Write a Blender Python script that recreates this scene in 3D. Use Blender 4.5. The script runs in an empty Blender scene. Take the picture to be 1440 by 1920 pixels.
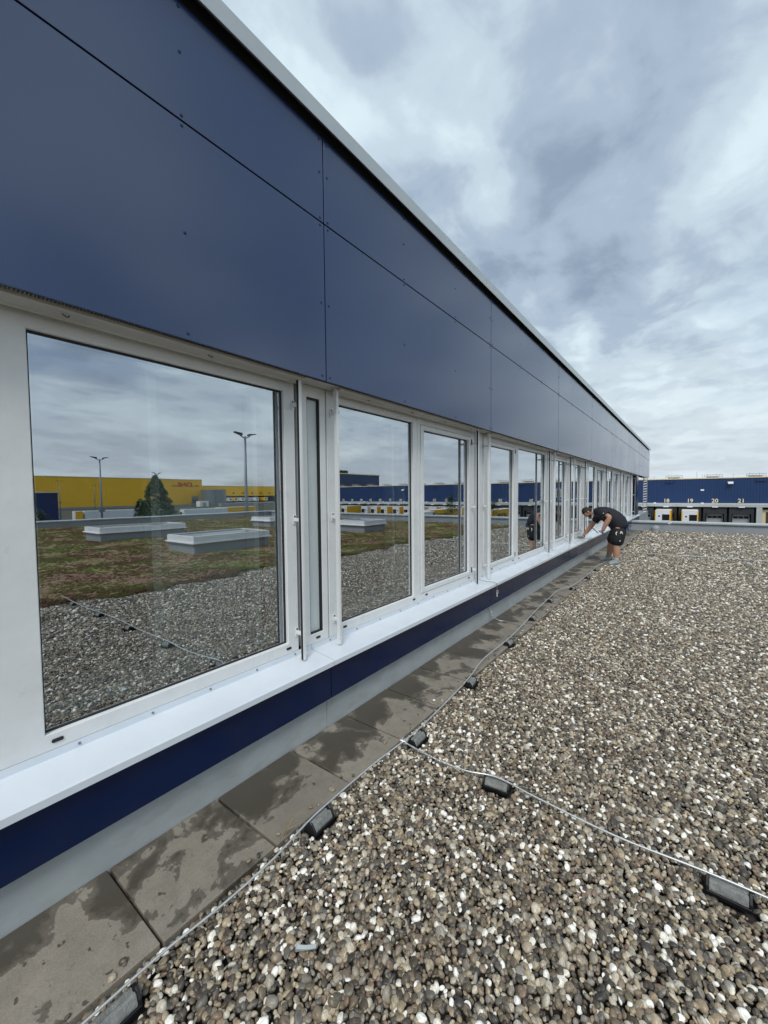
import bpy, bmesh, math, random
import numpy as np
from mathutils import Vector, Matrix, noise as mnoise
random.seed(7); rng = np.random.default_rng(7)
SC = bpy.context.scene
COL = SC.collection
R = math.radians

# ------------------------------------------------------------------ camera
cam = bpy.data.cameras.new('camera'); camo = bpy.data.objects.new('camera', cam); COL.objects.link(camo)
cam.sensor_fit = 'HORIZONTAL'; cam.sensor_width = 36.0; cam.lens = 19.2
cam.clip_start = 0.02; cam.clip_end = 6000
EYE = 1.6
AX = ((0.8008282, 0.01881193, -0.59859862), (0.59881248, -0.04165652, 0.79980519), (-0.00988965, -0.99895488, -0.04462454))
camo.matrix_world = Matrix(((AX[0][0], -AX[0][1], -AX[0][2], 0), (AX[1][0], -AX[1][1], -AX[1][2], 0), (AX[2][0], -AX[2][1], -AX[2][2], EYE), (0, 0, 0, 1)))
SC.camera = camo
SC.view_settings.view_transform = 'Standard'; SC.view_settings.look = 'None'
SC.view_settings.exposure = 0.45; SC.view_settings.gamma = 1.0
SC.view_settings.use_curve_mapping = False
SC.render.engine = 'CYCLES'
SC.cycles.use_denoising = True
SC.cycles.max_bounces = 5; SC.cycles.transparent_max_bounces = 8; SC.cycles.glossy_bounces = 3; SC.cycles.diffuse_bounces = 2
SC.cycles.sample_clamp_indirect = 8.0
SC.cycles.use_adaptive_sampling = True; SC.cycles.adaptive_threshold = 0.02

# ------------------------------------------------------------------ sky
SUN_AZ = Vector((0.45, -0.75, 0)).normalized(); SUN_EL = R(50)
W = bpy.data.worlds.new('World'); SC.world = W; W.use_nodes = True
def build_world():
    nt = W.node_tree; nt.nodes.clear(); N = nt.nodes.new; L = nt.links.new
    out = N('ShaderNodeOutputWorld'); bg = N('ShaderNodeBackground'); bg.inputs['Strength'].default_value = 0.1
    sky = N('ShaderNodeTexSky'); sky.sky_type = 'NISHITA'; sky.sun_disc = False
    sky.sun_elevation = SUN_EL; sky.sun_rotation = math.atan2(SUN_AZ.x, SUN_AZ.y)
    sky.air_density = 1.0; sky.dust_density = 2.0
    tc = N('ShaderNodeTexCoord'); sep = N('ShaderNodeSeparateXYZ'); L(tc.outputs['Generated'], sep.inputs[0])
    def math_(op, a, b=None, clamp=False):
        m = N('ShaderNodeMath'); m.operation = op; m.use_clamp = clamp
        for i, v in enumerate((a, b)):
            if v is None: continue
            if isinstance(v, (int, float)): m.inputs[i].default_value = v
            else: L(v, m.inputs[i])
        return m.outputs[0]
    zc = math_('MAXIMUM', sep.outputs[2], 0.0); zz = math_('ADD', zc, 0.16)
    px = math_('DIVIDE', sep.outputs[0], zz); py = math_('DIVIDE', sep.outputs[1], zz)
    cmb = N('ShaderNodeCombineXYZ'); L(px, cmb.inputs[0]); L(py, cmb.inputs[1])
    def noise(scale, detail, rough, dist, off, stretch=(1, 1, 1)):
        mp = N('ShaderNodeMapping'); mp.inputs['Location'].default_value = off; mp.inputs['Scale'].default_value = stretch
        L(cmb.outputs[0], mp.inputs[0])
        n = N('ShaderNodeTexNoise'); n.inputs['Scale'].default_value = scale; n.inputs['Detail'].default_value = detail
        n.inputs['Roughness'].default_value = rough; n.inputs['Distortion'].default_value = dist
        L(mp.outputs[0], n.inputs['Vector']); return n.outputs['Fac']
    big = noise(0.75, 3, 0.5, 0.5, (23.1, 8.7, 0), (1, 0.8, 1))
    mid = noise(2.3, 8, 0.52, 0.3, (12.2, 24.4, 2), (1, 0.8, 1))
    fine = noise(5.2, 7, 0.55, 0.5, (2.2, 7.4, 9), (1, 0.75, 1))
    v = math_('ADD', math_('ADD', math_('MULTIPLY', big, 0.42), math_('MULTIPLY', mid, 0.38)), math_('MULTIPLY', fine, 0.20))
    ramp = N('ShaderNodeValToRGB'); L(v, ramp.inputs[0]); e = ramp.color_ramp
    e.interpolation = 'EASE'
    cols = [(0.39, (2.1, 2.7, 3.55)), (0.46, (3.05, 3.8, 4.7)), (0.517, (4.2, 5.1, 5.8)), (0.572, (5.3, 6.3, 6.85)), (0.655, (7.0, 7.9, 8.2))]
    while len(e.elements) < len(cols): e.elements.new(0.5)
    for el, (p, c) in zip(e.elements, cols): el.position = p; el.color = tuple(x / 10 for x in c) + (1,)
    sc10 = N('ShaderNodeVectorMath'); sc10.operation = 'SCALE'; sc10.inputs['Scale'].default_value = 10.0; L(ramp.outputs[0], sc10.inputs[0])
    # thin pale veil towards the horizon, as in distant stratus
    hz = N('ShaderNodeMapRange'); hz.inputs['From Min'].default_value = 0.0; hz.inputs['From Max'].default_value = 0.30
    hz.inputs['To Min'].default_value = 0.75; hz.inputs['To Max'].default_value = 0.0; L(sep.outputs[2], hz.inputs['Value'])
    mh = N('ShaderNodeMix'); mh.data_type = 'RGBA'; mh.clamp_result = False; L(hz.outputs[0], mh.inputs['Factor']); L(sc10.outputs[0], mh.inputs['A'])
    mh.inputs['B'].default_value = (5.5, 6.0, 6.25, 1)
    cov = noise(0.9, 5, 0.55, 0.2, (1.2, 9.4, 5))
    cr = N('ShaderNodeMapRange'); cr.inputs['From Min'].default_value = 0.30; cr.inputs['From Max'].default_value = 0.44
    cr.inputs['To Min'].default_value = 0.55; cr.inputs['To Max'].default_value = 1.0; L(cov, cr.inputs['Value'])
    mx = N('ShaderNodeMix'); mx.data_type = 'RGBA'; mx.clamp_result = False; L(cr.outputs[0], mx.inputs['Factor'])
    L(sky.outputs[0], mx.inputs['A']); L(mh.outputs['Result'], mx.inputs['B'])
    L(mx.outputs['Result'], bg.inputs['Color']); L(bg.outputs[0], out.inputs['Surface'])
build_world()
sun = bpy.data.lights.new('sun', 'SUN'); sun.energy = 1.5; sun.angle = R(20); sun.color = (1.0, 0.965, 0.91)
suno = bpy.data.objects.new('sun', sun); COL.objects.link(suno)
_d = Vector((SUN_AZ.x * math.cos(SUN_EL), SUN_AZ.y * math.cos(SUN_EL), math.sin(SUN_EL)))
suno.rotation_euler = _d.to_track_quat('Z', 'Y').to_euler(); suno.location = (10, -12, 30)

# ------------------------------------------------------------------ materials
def principled(name):
    m = bpy.data.materials.new(name); m.use_nodes = True
    nt = m.node_tree; b = nt.nodes['Principled BSDF']
    return m, nt, b
def P(name, col, rough=0.5, metal=0.0, var=0.0, scale=4.0, bump=0.0, bscale=60.0, spec=None, rvar=0.0, stretch=(1, 1, 1), detail=5, dirt=None):
    """plain procedural surface: colour with noise variation, roughness variation and fine relief"""
    m, nt, b = principled(name); N = nt.nodes.new; L = nt.links.new
    b.inputs['Base Color'].default_value = (*col, 1); b.inputs['Roughness'].default_value = rough; b.inputs['Metallic'].default_value = metal
    if spec is not None: b.inputs['Specular IOR Level'].default_value = spec
    geo = N('ShaderNodeNewGeometry'); mp = N('ShaderNodeMapping'); mp.inputs['Scale'].default_value = stretch
    L(geo.outputs['Position'], mp.inputs[0])
    if var > 0 or rvar > 0:
        n = N('ShaderNodeTexNoise'); n.inputs['Scale'].default_value = scale; n.inputs['Detail'].default_value = detail; n.inputs['Roughness'].default_value = 0.6
        L(mp.outputs[0], n.inputs['Vector'])
        if var > 0:
            r = N('ShaderNodeMapRange'); r.inputs['From Min'].default_value = 0.3; r.inputs['From Max'].default_value = 0.7
            r.inputs['To Min'].default_value = 1 - var; r.inputs['To Max'].default_value = 1 + var; L(n.outputs['Fac'], r.inputs['Value'])
            s = N('ShaderNodeVectorMath'); s.operation = 'SCALE'; s.inputs[0].default_value = col; L(r.outputs[0], s.inputs['Scale'])
            src = s.outputs[0]
            if dirt:
                dn = N('ShaderNodeTexNoise'); dn.inputs['Scale'].default_value = dirt[1]; dn.inputs['Detail'].default_value = 8; dn.inputs['Roughness'].default_value = 0.7
                L(mp.outputs[0], dn.inputs['Vector'])
                dr = N('ShaderNodeMapRange'); dr.inputs['From Min'].default_value = 0.5; dr.inputs['From Max'].default_value = 0.75; dr.inputs['To Max'].default_value = dirt[2]
                L(dn.outputs['Fac'], dr.inputs['Value'])
                mx = N('ShaderNodeMix'); mx.data_type = 'RGBA'; L(dr.outputs[0], mx.inputs['Factor']); L(src, mx.inputs['A']); mx.inputs['B'].default_value = (*dirt[0], 1)
                src = mx.outputs['Result']
            L(src, b.inputs['Base Color'])
        if rvar > 0:
            r = N('ShaderNodeMapRange'); r.inputs['From Min'].default_value = 0.3; r.inputs['From Max'].default_value = 0.7
            r.inputs['To Min'].default_value = max(0.02, rough - rvar); r.inputs['To Max'].default_value = rough + rvar; L(n.outputs['Fac'], r.inputs['Value'])
            L(r.outputs[0], b.inputs['Roughness'])
    if bump > 0:
        n2 = N('ShaderNodeTexNoise'); n2.inputs['Scale'].default_value = bscale; n2.inputs['Detail'].default_value = 4
        L(mp.outputs[0], n2.inputs['Vector'])
        bp = N('ShaderNodeBump'); bp.inputs['Strength'].default_value = bump; bp.inputs['Distance'].default_value = 0.01
        L(n2.outputs['Fac'], bp.inputs['Height']); L(bp.outputs[0], b.inputs['Normal'])
    return m
M = {}
M['panel'] = P('blue_cladding', (0.012, 0.035, 0.115), 0.17, var=0.10, scale=0.8, rvar=0.04, spec=1.0, bump=0.05, bscale=0.9, dirt=((0.018, 0.036, 0.095), 1.7, 0.2))
M['skirt'] = P('blue_skirt', (0.0008, 0.010, 0.052), 0.22, var=0.12, scale=2.0, rvar=0.05, spec=0.4)
M['dark'] = P('dark_gap', (0.008, 0.009, 0.012), 0.8, var=0.2)
M['rubber'] = P('black_rubber', (0.012, 0.013, 0.015), 0.55, var=0.2, scale=30)
M['frame'] = P('white_frame', (0.73, 0.745, 0.745), 0.32, var=0.04, scale=6, rvar=0.06, dirt=((0.5, 0.52, 0.52), 9.0, 0.25))
M['infill'] = P('white_infill', (0.60, 0.66, 0.665), 0.42, var=0.04, scale=3, rvar=0.05)
M['sill'] = P('sill_aluminium', (0.67, 0.72, 0.78), 0.19, var=0.03, scale=3.5, rvar=0.08, stretch=(1, 1.4, 1), dirt=((0.50, 0.54, 0.60), 5.0, 0.14))
M['soffit'] = P('soffit_sheet', (0.50, 0.49, 0.45), 0.55, var=0.08, scale=3)
M['mesh'] = P('vent_mesh', (0.05, 0.05, 0.05), 0.6, var=0.3, scale=60)
M['coping'] = P('coping_metal', (0.50, 0.54, 0.55), 0.38, metal=0.35, var=0.05, scale=2, rvar=0.06)
M['plinth'] = P('plinth_sheet', (0.36, 0.39, 0.40), 0.45, var=0.10, scale=3.5, rvar=0.08, stretch=(1, 1, 2), dirt=((0.24, 0.24, 0.22), 6.0, 0.5))
M['steel'] = P('aluminium_wire', (0.70, 0.71, 0.71), 0.35, metal=0.75, var=0.12, scale=30)
M['screw'] = P('screw_head', (0.25, 0.27, 0.30), 0.3, metal=0.8, var=0.1)
M['rivet'] = P('blue_rivet', (0.012, 0.022, 0.07), 0.35, var=0.1)
M['concrete_block'] = P('holder_concrete', (0.22, 0.225, 0.215), 0.85, var=0.28, scale=40, bump=0.5, bscale=160, dirt=((0.10, 0.10, 0.09), 25, 0.7))
M['tray'] = P('black_plastic', (0.010, 0.011, 0.012), 0.4, var=0.3, scale=20)
M['membrane'] = P('grey_membrane', (0.30, 0.33, 0.36), 0.6, var=0.12, scale=1.5, dirt=((0.2, 0.2, 0.19), 3, 0.6), stretch=(1, 1, 0.4))
M['deck'] = P('roof_underlay', (0.035, 0.030, 0.026), 0.95, var=0.5, scale=25)
M['int_wall'] = P('interior_wall', (0.30, 0.31, 0.30), 0.8, var=0.05)
M['int_pale'] = P('interior_pale', (0.90, 0.93, 0.91), 0.6, var=0.04)
M['screen'] = P('roller_screen', (0.52, 0.56, 0.54), 0.8, var=0.04)
M['int_floor'] = P('interior_carpet', (0.05, 0.055, 0.06), 0.9, var=0.2, scale=8)
M['skylight'] = P('skylight_upstand', (0.82, 0.84, 0.86), 0.45, var=0.08, scale=3)
M['dome'] = P('skylight_dome', (0.70, 0.74, 0.78), 0.2, var=0.05)

def glass_material():
    m = bpy.data.materials.new('coated_glass'); m.use_nodes = True; nt = m.node_tree; nt.nodes.clear(); N = nt.nodes.new; L = nt.links.new
    out = N('ShaderNodeOutputMaterial'); mix = N('ShaderNodeMixShader'); tr = N('ShaderNodeBsdfTransparent'); gl = N('ShaderNodeBsdfGlossy')
    tr.inputs['Color'].default_value = (0.90, 0.95, 0.93, 1); gl.inputs['Roughness'].default_value = 0.0; gl.inputs['Color'].default_value = (0.90, 0.95, 1.0, 1)
    lw = N('ShaderNodeLayerWeight'); lw.inputs['Blend'].default_value = 0.30
    mr = N('ShaderNodeMapRange'); mr.inputs['To Min'].default_value = 0.57; mr.inputs['To Max'].default_value = 0.98; L(lw.outputs['Fresnel'], mr.inputs['Value'])
    tc = N('ShaderNodeNewGeometry'); n = N('ShaderNodeTexNoise'); n.inputs['Scale'].default_value = 2.2; n.inputs['Detail'].default_value = 1; L(tc.outputs['Position'], n.inputs['Vector'])
    bp = N('ShaderNodeBump'); bp.inputs['Strength'].default_value = 0.05; bp.inputs['Distance'].default_value = 0.004; L(n.outputs['Fac'], bp.inputs['Height']); L(bp.outputs[0], gl.inputs['Normal'])
    L(mr.outputs[0], mix.inputs[0]); L(tr.outputs[0], mix.inputs[1]); L(gl.outputs[0], mix.inputs[2]); L(mix.outputs[0], out.inputs['Surface'])
    m2 = bpy.data.materials.new('glass_rear'); m2.use_nodes = True; nt = m2.node_tree; nt.nodes.clear()
    out = nt.nodes.new('ShaderNodeOutputMaterial'); tr = nt.nodes.new('ShaderNodeBsdfTransparent'); tr.inputs['Color'].default_value = (0.97, 0.985, 0.98, 1); nt.links.new(tr.outputs[0], out.inputs['Surface'])
    return m, m2
M['glass'], M['glass_rear'] = glass_material()

def slab_material():
    m, nt, b = principled('concrete_slab'); N = nt.nodes.new; L = nt.links.new
    geo = N('ShaderNodeNewGeometry'); sep = N('ShaderNodeSeparateXYZ'); L(geo.outputs['Position'], sep.inputs[0])
    oi = N('ShaderNodeObjectInfo')
    jit = N('ShaderNodeVectorMath'); jit.operation = 'SCALE'; jit.inputs[0].default_value = (0.05, 0.09, 0.16); L(oi.outputs['Random'], jit.inputs['Scale'])
    shift = N('ShaderNodeVectorMath'); shift.operation = 'ADD'; L(geo.outputs['Position'], shift.inputs[0]); L(jit.outputs[0], shift.inputs[1])
    def noise(scale, detail=6, rough=0.6, dist=0.0, off=(0, 0, 0)):
        mp = N('ShaderNodeMapping'); mp.inputs['Location'].default_value = off; L(shift.outputs[0], mp.inputs[0])
        n = N('ShaderNodeTexNoise'); n.inputs['Scale'].default_value = scale; n.inputs['Detail'].default_value = detail; n.inputs['Roughness'].default_value = rough; n.inputs['Distortion'].default_value = dist
        L(mp.outputs[0], n.inputs['Vector']); return n.outputs['Fac']
    def mr(v, a, b_, c, d):
        r = N('ShaderNodeMapRange'); r.inputs['From Min'].default_value = a; r.inputs['From Max'].default_value = b_; r.inputs['To Min'].default_value = c; r.inputs['To Max'].default_value = d
        L(v, r.inputs['Value']); return r.outputs[0]
    def ma(op, a, c):
        n = N('ShaderNodeMath'); n.operation = op
        for i, v in enumerate((a, c)):
            if isinstance(v, (int, float)): n.inputs[i].default_value = v
            else: L(v, n.inputs[i])
        return n.outputs[0]
    speck = noise(220, 2, 0.6); mott = noise(9, 7, 0.65)
    tone = ma('MULTIPLY', mr(speck, 0.3, 0.7, 0.86, 1.14), mr(mott, 0.3, 0.7, 0.84, 1.14))
    tone = ma('MULTIPLY', tone, mr(oi.outputs['Random'], 0, 1, 0.88, 1.1))
    base = N('ShaderNodeVectorMath'); base.operation = 'SCALE'; base.inputs[0].default_value = (0.235, 0.208, 0.170); L(tone, base.inputs['Scale'])
    # water spilled while cleaning: splashes that reach from the wall across the slabs
    wn = ma('ADD', ma('MULTIPLY', noise(3.4, 5, 0.58, 0.5), 0.8), ma('MULTIPLY', noise(11, 4, 0.6, 0.3, (4, 4, 0)), 0.2))
    lean = mr(sep.outputs[0], -1.97, -1.50, 0.075, -0.08)
    wsum = ma('ADD', wn, lean); wet = ma('ADD', mr(wsum, 0.490, 0.503, 0.0, 0.7), mr(wsum, 0.52, 0.56, 0.0, 0.3))
    drops = mr(noise(24, 2, 0.4, 0.0, (9, 2, 0)), 0.70, 0.715, 0.0, 0.9)
    wet = ma('MAXIMUM', wet, drops)
    mx = N('ShaderNodeMix'); mx.data_type = 'RGBA'; L(ma('MULTIPLY', wet, 0.9), mx.inputs['Factor']); L(base.outputs[0], mx.inputs['A']); mx.inputs['B'].default_value = (0.060, 0.050, 0.037, 1)
    dirtn = mr(noise(30, 6, 0.7, 0, (2, 7, 0)), 0.58, 0.72, 0, 0.45)
    m2 = N('ShaderNodeMix'); m2.data_type = 'RGBA'; L(dirtn, m2.inputs['Factor']); L(mx.outputs['Result'], m2.inputs['A']); m2.inputs['B'].default_value = (0.07, 0.06, 0.045, 1)
    L(m2.outputs['Result'], b.inputs['Base Color'])
    L(mr(wet, 0, 1, 0.85, 0.42), b.inputs['Roughness'])
    bp = N('ShaderNodeBump'); bp.inputs['Strength'].default_value = 0.25; bp.inputs['Distance'].default_value = 0.004; L(speck, bp.inputs['Height']); L(bp.outputs[0], b.inputs['Normal'])
    return m
M['slab'] = slab_material()

def pebble_material():
    m, nt, b = principled('river_pebble'); N = nt.nodes.new; L = nt.links.new
    oi = N('ShaderNodeObjectInfo'); ramp = N('ShaderNodeValToRGB'); ramp.color_ramp.interpolation = 'CONSTANT'
    pal = [(0.070, 0.056, 0.042), (0.15, 0.115, 0.08), (0.10, 0.088, 0.073), (0.22, 0.17, 0.12), (0.050, 0.044, 0.038), (0.32, 0.265, 0.185), (0.19, 0.165, 0.13), (0.09, 0.070, 0.050), (0.25, 0.225, 0.19),
           (0.38, 0.31, 0.21), (0.12, 0.108, 0.092), (0.20, 0.14, 0.10), (0.44, 0.40, 0.33), (0.13, 0.108, 0.07), (0.27, 0.235, 0.185), (0.70, 0.66, 0.57), (0.060, 0.050, 0.041), (0.50, 0.44, 0.34), (0.085, 0.070, 0.055), (0.30, 0.23, 0.15), (0.12, 0.098, 0.07), (0.20, 0.155, 0.105), (0.82, 0.79, 0.73), (0.34, 0.29, 0.215)]
    cr = ramp.color_ramp
    while len(cr.elements) < len(pal): cr.elements.new(0.5)
    for i, (e, c) in enumerate(zip(cr.elements, pal)): e.position = i / len(pal); e.color = (*c, 1)
    L(oi.outputs['Random'], ramp.inputs[0])
    tc = N('ShaderNodeTexCoord'); off = N('ShaderNodeVectorMath'); off.operation = 'SCALE'; off.inputs[0].default_value = (37, 91, 53); L(oi.outputs['Random'], off.inputs['Scale'])
    ad = N('ShaderNodeVectorMath'); ad.operation = 'ADD'; L(tc.outputs['Object'], ad.inputs[0]); L(off.outputs[0], ad.inputs[1])
    n = N('ShaderNodeTexNoise'); n.inputs['Scale'].default_value = 1.6; n.inputs['Detail'].default_value = 6; n.inputs['Roughness'].default_value = 0.7; L(ad.outputs[0], n.inputs['Vector'])
    r = N('ShaderNodeMapRange'); r.inputs['From Min'].default_value = 0.3; r.inputs['From Max'].default_value = 0.7; r.inputs['To Min'].default_value = 0.68; r.inputs['To Max'].default_value = 1.58; L(n.outputs['Fac'], r.inputs['Value'])
    s = N('ShaderNodeVectorMath'); s.operation = 'SCALE'; L(ramp.outputs[0], s.inputs[0]); L(r.outputs[0], s.inputs['Scale']); L(s.outputs[0], b.inputs['Base Color'])
    b.inputs['Roughness'].default_value = 0.42
    return m
M['pebble'] = pebble_material()

def patchy_green(name, stops, scale, rough=0.9):
    m, nt, b = principled(name); N = nt.nodes.new; L = nt.links.new
    geo = N('ShaderNodeNewGeometry'); n = N('ShaderNodeTexNoise'); n.inputs['Scale'].default_value = scale; n.inputs['Detail'].default_value = 6; n.inputs['Roughness'].default_value = 0.72; n.inputs['Distortion'].default_value = 0.2
    L(geo.outputs['Position'], n.inputs['Vector'])
    oi = N('ShaderNodeObjectInfo'); ad = N('ShaderNodeMath'); ad.operation = 'MULTIPLY_ADD'; ad.inputs[1].default_value = 0.17; L(oi.outputs['Random'], ad.inputs[0]); L(n.outputs['Fac'], ad.inputs[2])
    ramp = N('ShaderNodeValToRGB'); cr = ramp.color_ramp; L(ad.outputs[0], ramp.inputs[0])
    while len(cr.elements) < len(stops): cr.elements.new(0.5)
    for e, (p, c) in zip(cr.elements, stops): e.position = p; e.color = (*c, 1)
    L(ramp.outputs[0], b.inputs['Base Color']); b.inputs['Roughness'].default_value = rough
    return m
M['sedum'] = patchy_green('sedum', [(0.36, (0.21, 0.10, 0.07)), (0.50, (0.26, 0.165, 0.095)), (0.59, (0.25, 0.22, 0.09)), (0.67, (0.24, 0.27, 0.075)), (0.80, (0.33, 0.42, 0.09))], 0.85)
M['conifer'] = P('conifer_needles', (0.085, 0.155, 0.075), 0.7, var=0.4, scale=1.2)
M['shrub'] = P('shrub_leaves', (0.085, 0.13, 0.03), 0.7, var=0.45, scale=2)
M['shrub_dark'] = P('dark_leaves', (0.03, 0.06, 0.02), 0.7, var=0.45, scale=2)
M['bark'] = P('bark', (0.07, 0.05, 0.035), 0.9, var=0.3, scale=8)
M['asphalt'] = P('yard_asphalt', (0.06, 0.06, 0.06), 0.9, var=0.25, scale=0.15)
M['verge'] = patchy_green('verge', [(0.35, (0.05, 0.05, 0.03)), (0.6, (0.075, 0.075, 0.045)), (0.8, (0.12, 0.11, 0.07))], 0.15)
M['wh_blue'] = P('warehouse_blue', (0.010, 0.038, 0.125), 0.45, var=0.08, scale=0.3)
M['wh_dark'] = P('gatehouse_blue', (0.012, 0.03, 0.11), 0.5, var=0.1, scale=0.3)
M['cream'] = P('cream_trim', (0.72, 0.60, 0.36), 0.5, var=0.06, scale=0.5)
M['canopy'] = P('canopy_sheet', (0.46, 0.48, 0.48), 0.5, var=0.08, scale=0.5)
M['charcoal'] = P('dock_shelter', (0.030, 0.034, 0.040), 0.8, var=0.2, scale=0.8)
M['door'] = P('dock_door', (0.42, 0.44, 0.45), 0.5, var=0.06)
M['window_dark'] = P('dark_window', (0.012, 0.016, 0.02), 0.12, var=0.1)
M['yellow'] = P('yellow_cladding', (0.96, 0.55, 0.03), 0.5, var=0.05, scale=0.12)
M['yellow_truck'] = P('yellow_paint', (0.85, 0.47, 0.03), 0.35, var=0.05)
M['white_truck'] = P('white_paint', (0.74, 0.76, 0.77), 0.4, var=0.05, scale=1.5)
M['red'] = P('red_letter', (0.48, 0.010, 0.016), 0.5, var=0.05)
M['number'] = P('cream_number', (0.78, 0.68, 0.48), 0.5, var=0.05)
M['black_letter'] = P('black_letter', (0.02, 0.016, 0.012), 0.5, var=0.05)
M['tank'] = P('tank_steel', (0.27, 0.30, 0.32), 0.35, metal=0.6, var=0.1, scale=0.6, stretch=(1, 1, 0.1))
M['mast'] = P('galvanised_mast', (0.24, 0.26, 0.29), 0.45, metal=0.5, var=0.1)
M['lamphead'] = P('lamp_housing', (0.04, 0.045, 0.055), 0.5, var=0.1)
M['tyre'] = P('tyre', (0.015, 0.015, 0.016), 0.8, var=0.2)
M['plinth_far'] = P('far_concrete', (0.34, 0.35, 0.36), 0.8, var=0.1, scale=0.2)
M['skin'] = P('skin', (0.46, 0.25, 0.17), 0.5, var=0.08, scale=10)
M['shirt'] = P('navy_shirt', (0.012, 0.013, 0.022), 0.8, var=0.15, scale=12, bump=0.4, bscale=25)
M['shorts'] = P('black_shorts', (0.007, 0.007, 0.009), 0.8, var=0.2, scale=12, bump=0.4, bscale=25)
M['hair'] = P('dark_hair', (0.010, 0.008, 0.007), 0.6, var=0.3, scale=60, bump=0.8, bscale=150)
M['shoe'] = P('grey_shoe', (0.26, 0.30, 0.31), 0.6, var=0.25, scale=22)
M['sock'] = P('grey_sock', (0.30, 0.32, 0.34), 0.8, var=0.1)
M['sole'] = P('shoe_sole', (0.55, 0.55, 0.53), 0.6, var=0.1)
M['cloth_blue'] = P('blue_cloth', (0.03, 0.12, 0.34), 0.9, var=0.2, scale=20)
M['cloth_green'] = P('green_pad', (0.10, 0.16, 0.12), 0.9, var=0.3, scale=40)
M['dry_grass'] = P('dry_grass', (0.36, 0.28, 0.15), 0.8, var=0.2, scale=20)
M['white_plain'] = P('white_sheet', (0.84, 0.85, 0.85), 0.5, var=0.05)
M['grey_plastic'] = P('grey_plastic', (0.42, 0.46, 0.48), 0.4, var=0.1, scale=20)

# ------------------------------------------------------------------ mesh helpers
class MB:
    def __init__(s): s.v = []; s.f = []
    def poly(s, pts, faces):
        o = len(s.v); s.v += [tuple(p) for p in pts]; s.f += [tuple(i + o for i in f) for f in faces]; return s
    def box(s, x0, x1, y0, y1, z0, z1):
        return s.poly([(x0, y0, z0), (x1, y0, z0), (x1, y1, z0), (x0, y1, z0), (x0, y0, z1), (x1, y0, z1), (x1, y1, z1), (x0, y1, z1)],
                      [(0, 3, 2, 1), (4, 5, 6, 7), (0, 1, 5, 4), (1, 2, 6, 5), (2, 3, 7, 6), (3, 0, 4, 7)])
    def prism(s, prof, a, b, axis):
        """profile polygon extruded from a to b along axis ('x': prof=(y,z); 'y': prof=(x,z); 'z': prof=(x,y))"""
        n = len(prof)
        mk = {'x': lambda p, t: (t, p[0], p[1]), 'y': lambda p, t: (p[0], t, p[1]), 'z': lambda p, t: (p[0], p[1], t)}[axis]
        pts = [mk(p, a) for p in prof] + [mk(p, b) for p in prof]
        return s.poly(pts, [tuple(range(n)), tuple(range(2 * n - 1, n - 1, -1))] + [(i, i + n, (i + 1) % n + n, (i + 1) % n) for i in range(n)])
    def tube(s, pts, r, n=8, cap=True):
        pts = [Vector(p) for p in pts]; rings = []
        rr = r if isinstance(r, (list, tuple)) else [r] * len(pts)
        prev = None
        for i, p in enumerate(pts):
            d = (pts[min(i + 1, len(pts) - 1)] - pts[max(i - 1, 0)]).normalized()
            if prev is None:
                up = Vector((0, 0, 1)) if abs(d.z) < 0.9 else Vector((1, 0, 0)); a = d.cross(up).normalized()
            else: a = (prev - d * prev.dot(d)).normalized()
            prev = a; b = d.cross(a)
            rings.append([p + (a * math.cos(2 * math.pi * k / n) + b * math.sin(2 * math.pi * k / n)) * rr[i] for k in range(n)])
        o = len(s.v)
        for rg in rings: s.v += [tuple(q) for q in rg]
        for i in range(len(rings) - 1):
            for k in range(n):
                s.f.append((o + i * n + k, o + i * n + (k + 1) % n, o + (i + 1) * n + (k + 1) % n, o + (i + 1) * n + k))
        if cap: s.f.append(tuple(o + k for k in range(n - 1, -1, -1))); s.f.append(tuple(o + (len(rings) - 1) * n + k for k in range(n)))
        return s
    def ball(s, c, rad, seg=12, rings=8):
        pts = [(c[0], c[1], c[2] + rad[2])]
        for i in range(1, rings):
            t = math.pi * i / rings
            pts += [(c[0] + rad[0] * math.sin(t) * math.cos(2 * math.pi * k / seg), c[1] + rad[1] * math.sin(t) * math.sin(2 * math.pi * k / seg), c[2] + rad[2] * math.cos(t)) for k in range(seg)]
        pts.append((c[0], c[1], c[2] - rad[2])); F = []
        for k in range(seg): F.append((0, 1 + k, 1 + (k + 1) % seg)); 
        for i in range(rings - 2):
            for k in range(seg): F.append((1 + i * seg + k, 1 + (i + 1) * seg + k, 1 + (i + 1) * seg + (k + 1) % seg, 1 + i * seg + (k + 1) % seg))
        e = len(pts) - 1; b = 1 + (rings - 2) * seg
        for k in range(seg): F.append((e, b + (k + 1) % seg, b + k))
        return s.poly(pts, F)
    def mesh(s, name, bevel=0.0, smooth=False, seg=1):
        me = bpy.data.meshes.new(name); bm = bmesh.new()
        vs = [bm.verts.new(p) for p in s.v]
        for f in s.f:
            try: bm.faces.new([vs[i] for i in f])
            except ValueError: pass
        bmesh.ops.recalc_face_normals(bm, faces=bm.faces)
        if bevel > 0: bmesh.ops.bevel(bm, geom=list(bm.edges), offset=bevel, segments=seg, affect='EDGES', profile=0.5)
        bm.to_mesh(me); bm.free()
        if smooth:
            for p in me.polygons: p.use_smooth = True
        return me
    def build(s, name, mat, parent=None, bevel=0.0, smooth=False, seg=1):
        return link(name, s.mesh(name, bevel, smooth, seg), mat, parent)
def link(name, me, mat=None, parent=None):
    o = bpy.data.objects.new(name, me); COL.objects.link(o)
    if mat is not None and me is not None and len(me.materials) == 0: me.materials.append(M[mat] if isinstance(mat, str) else mat)
    if parent is not None: o.parent = parent
    return o
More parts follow.
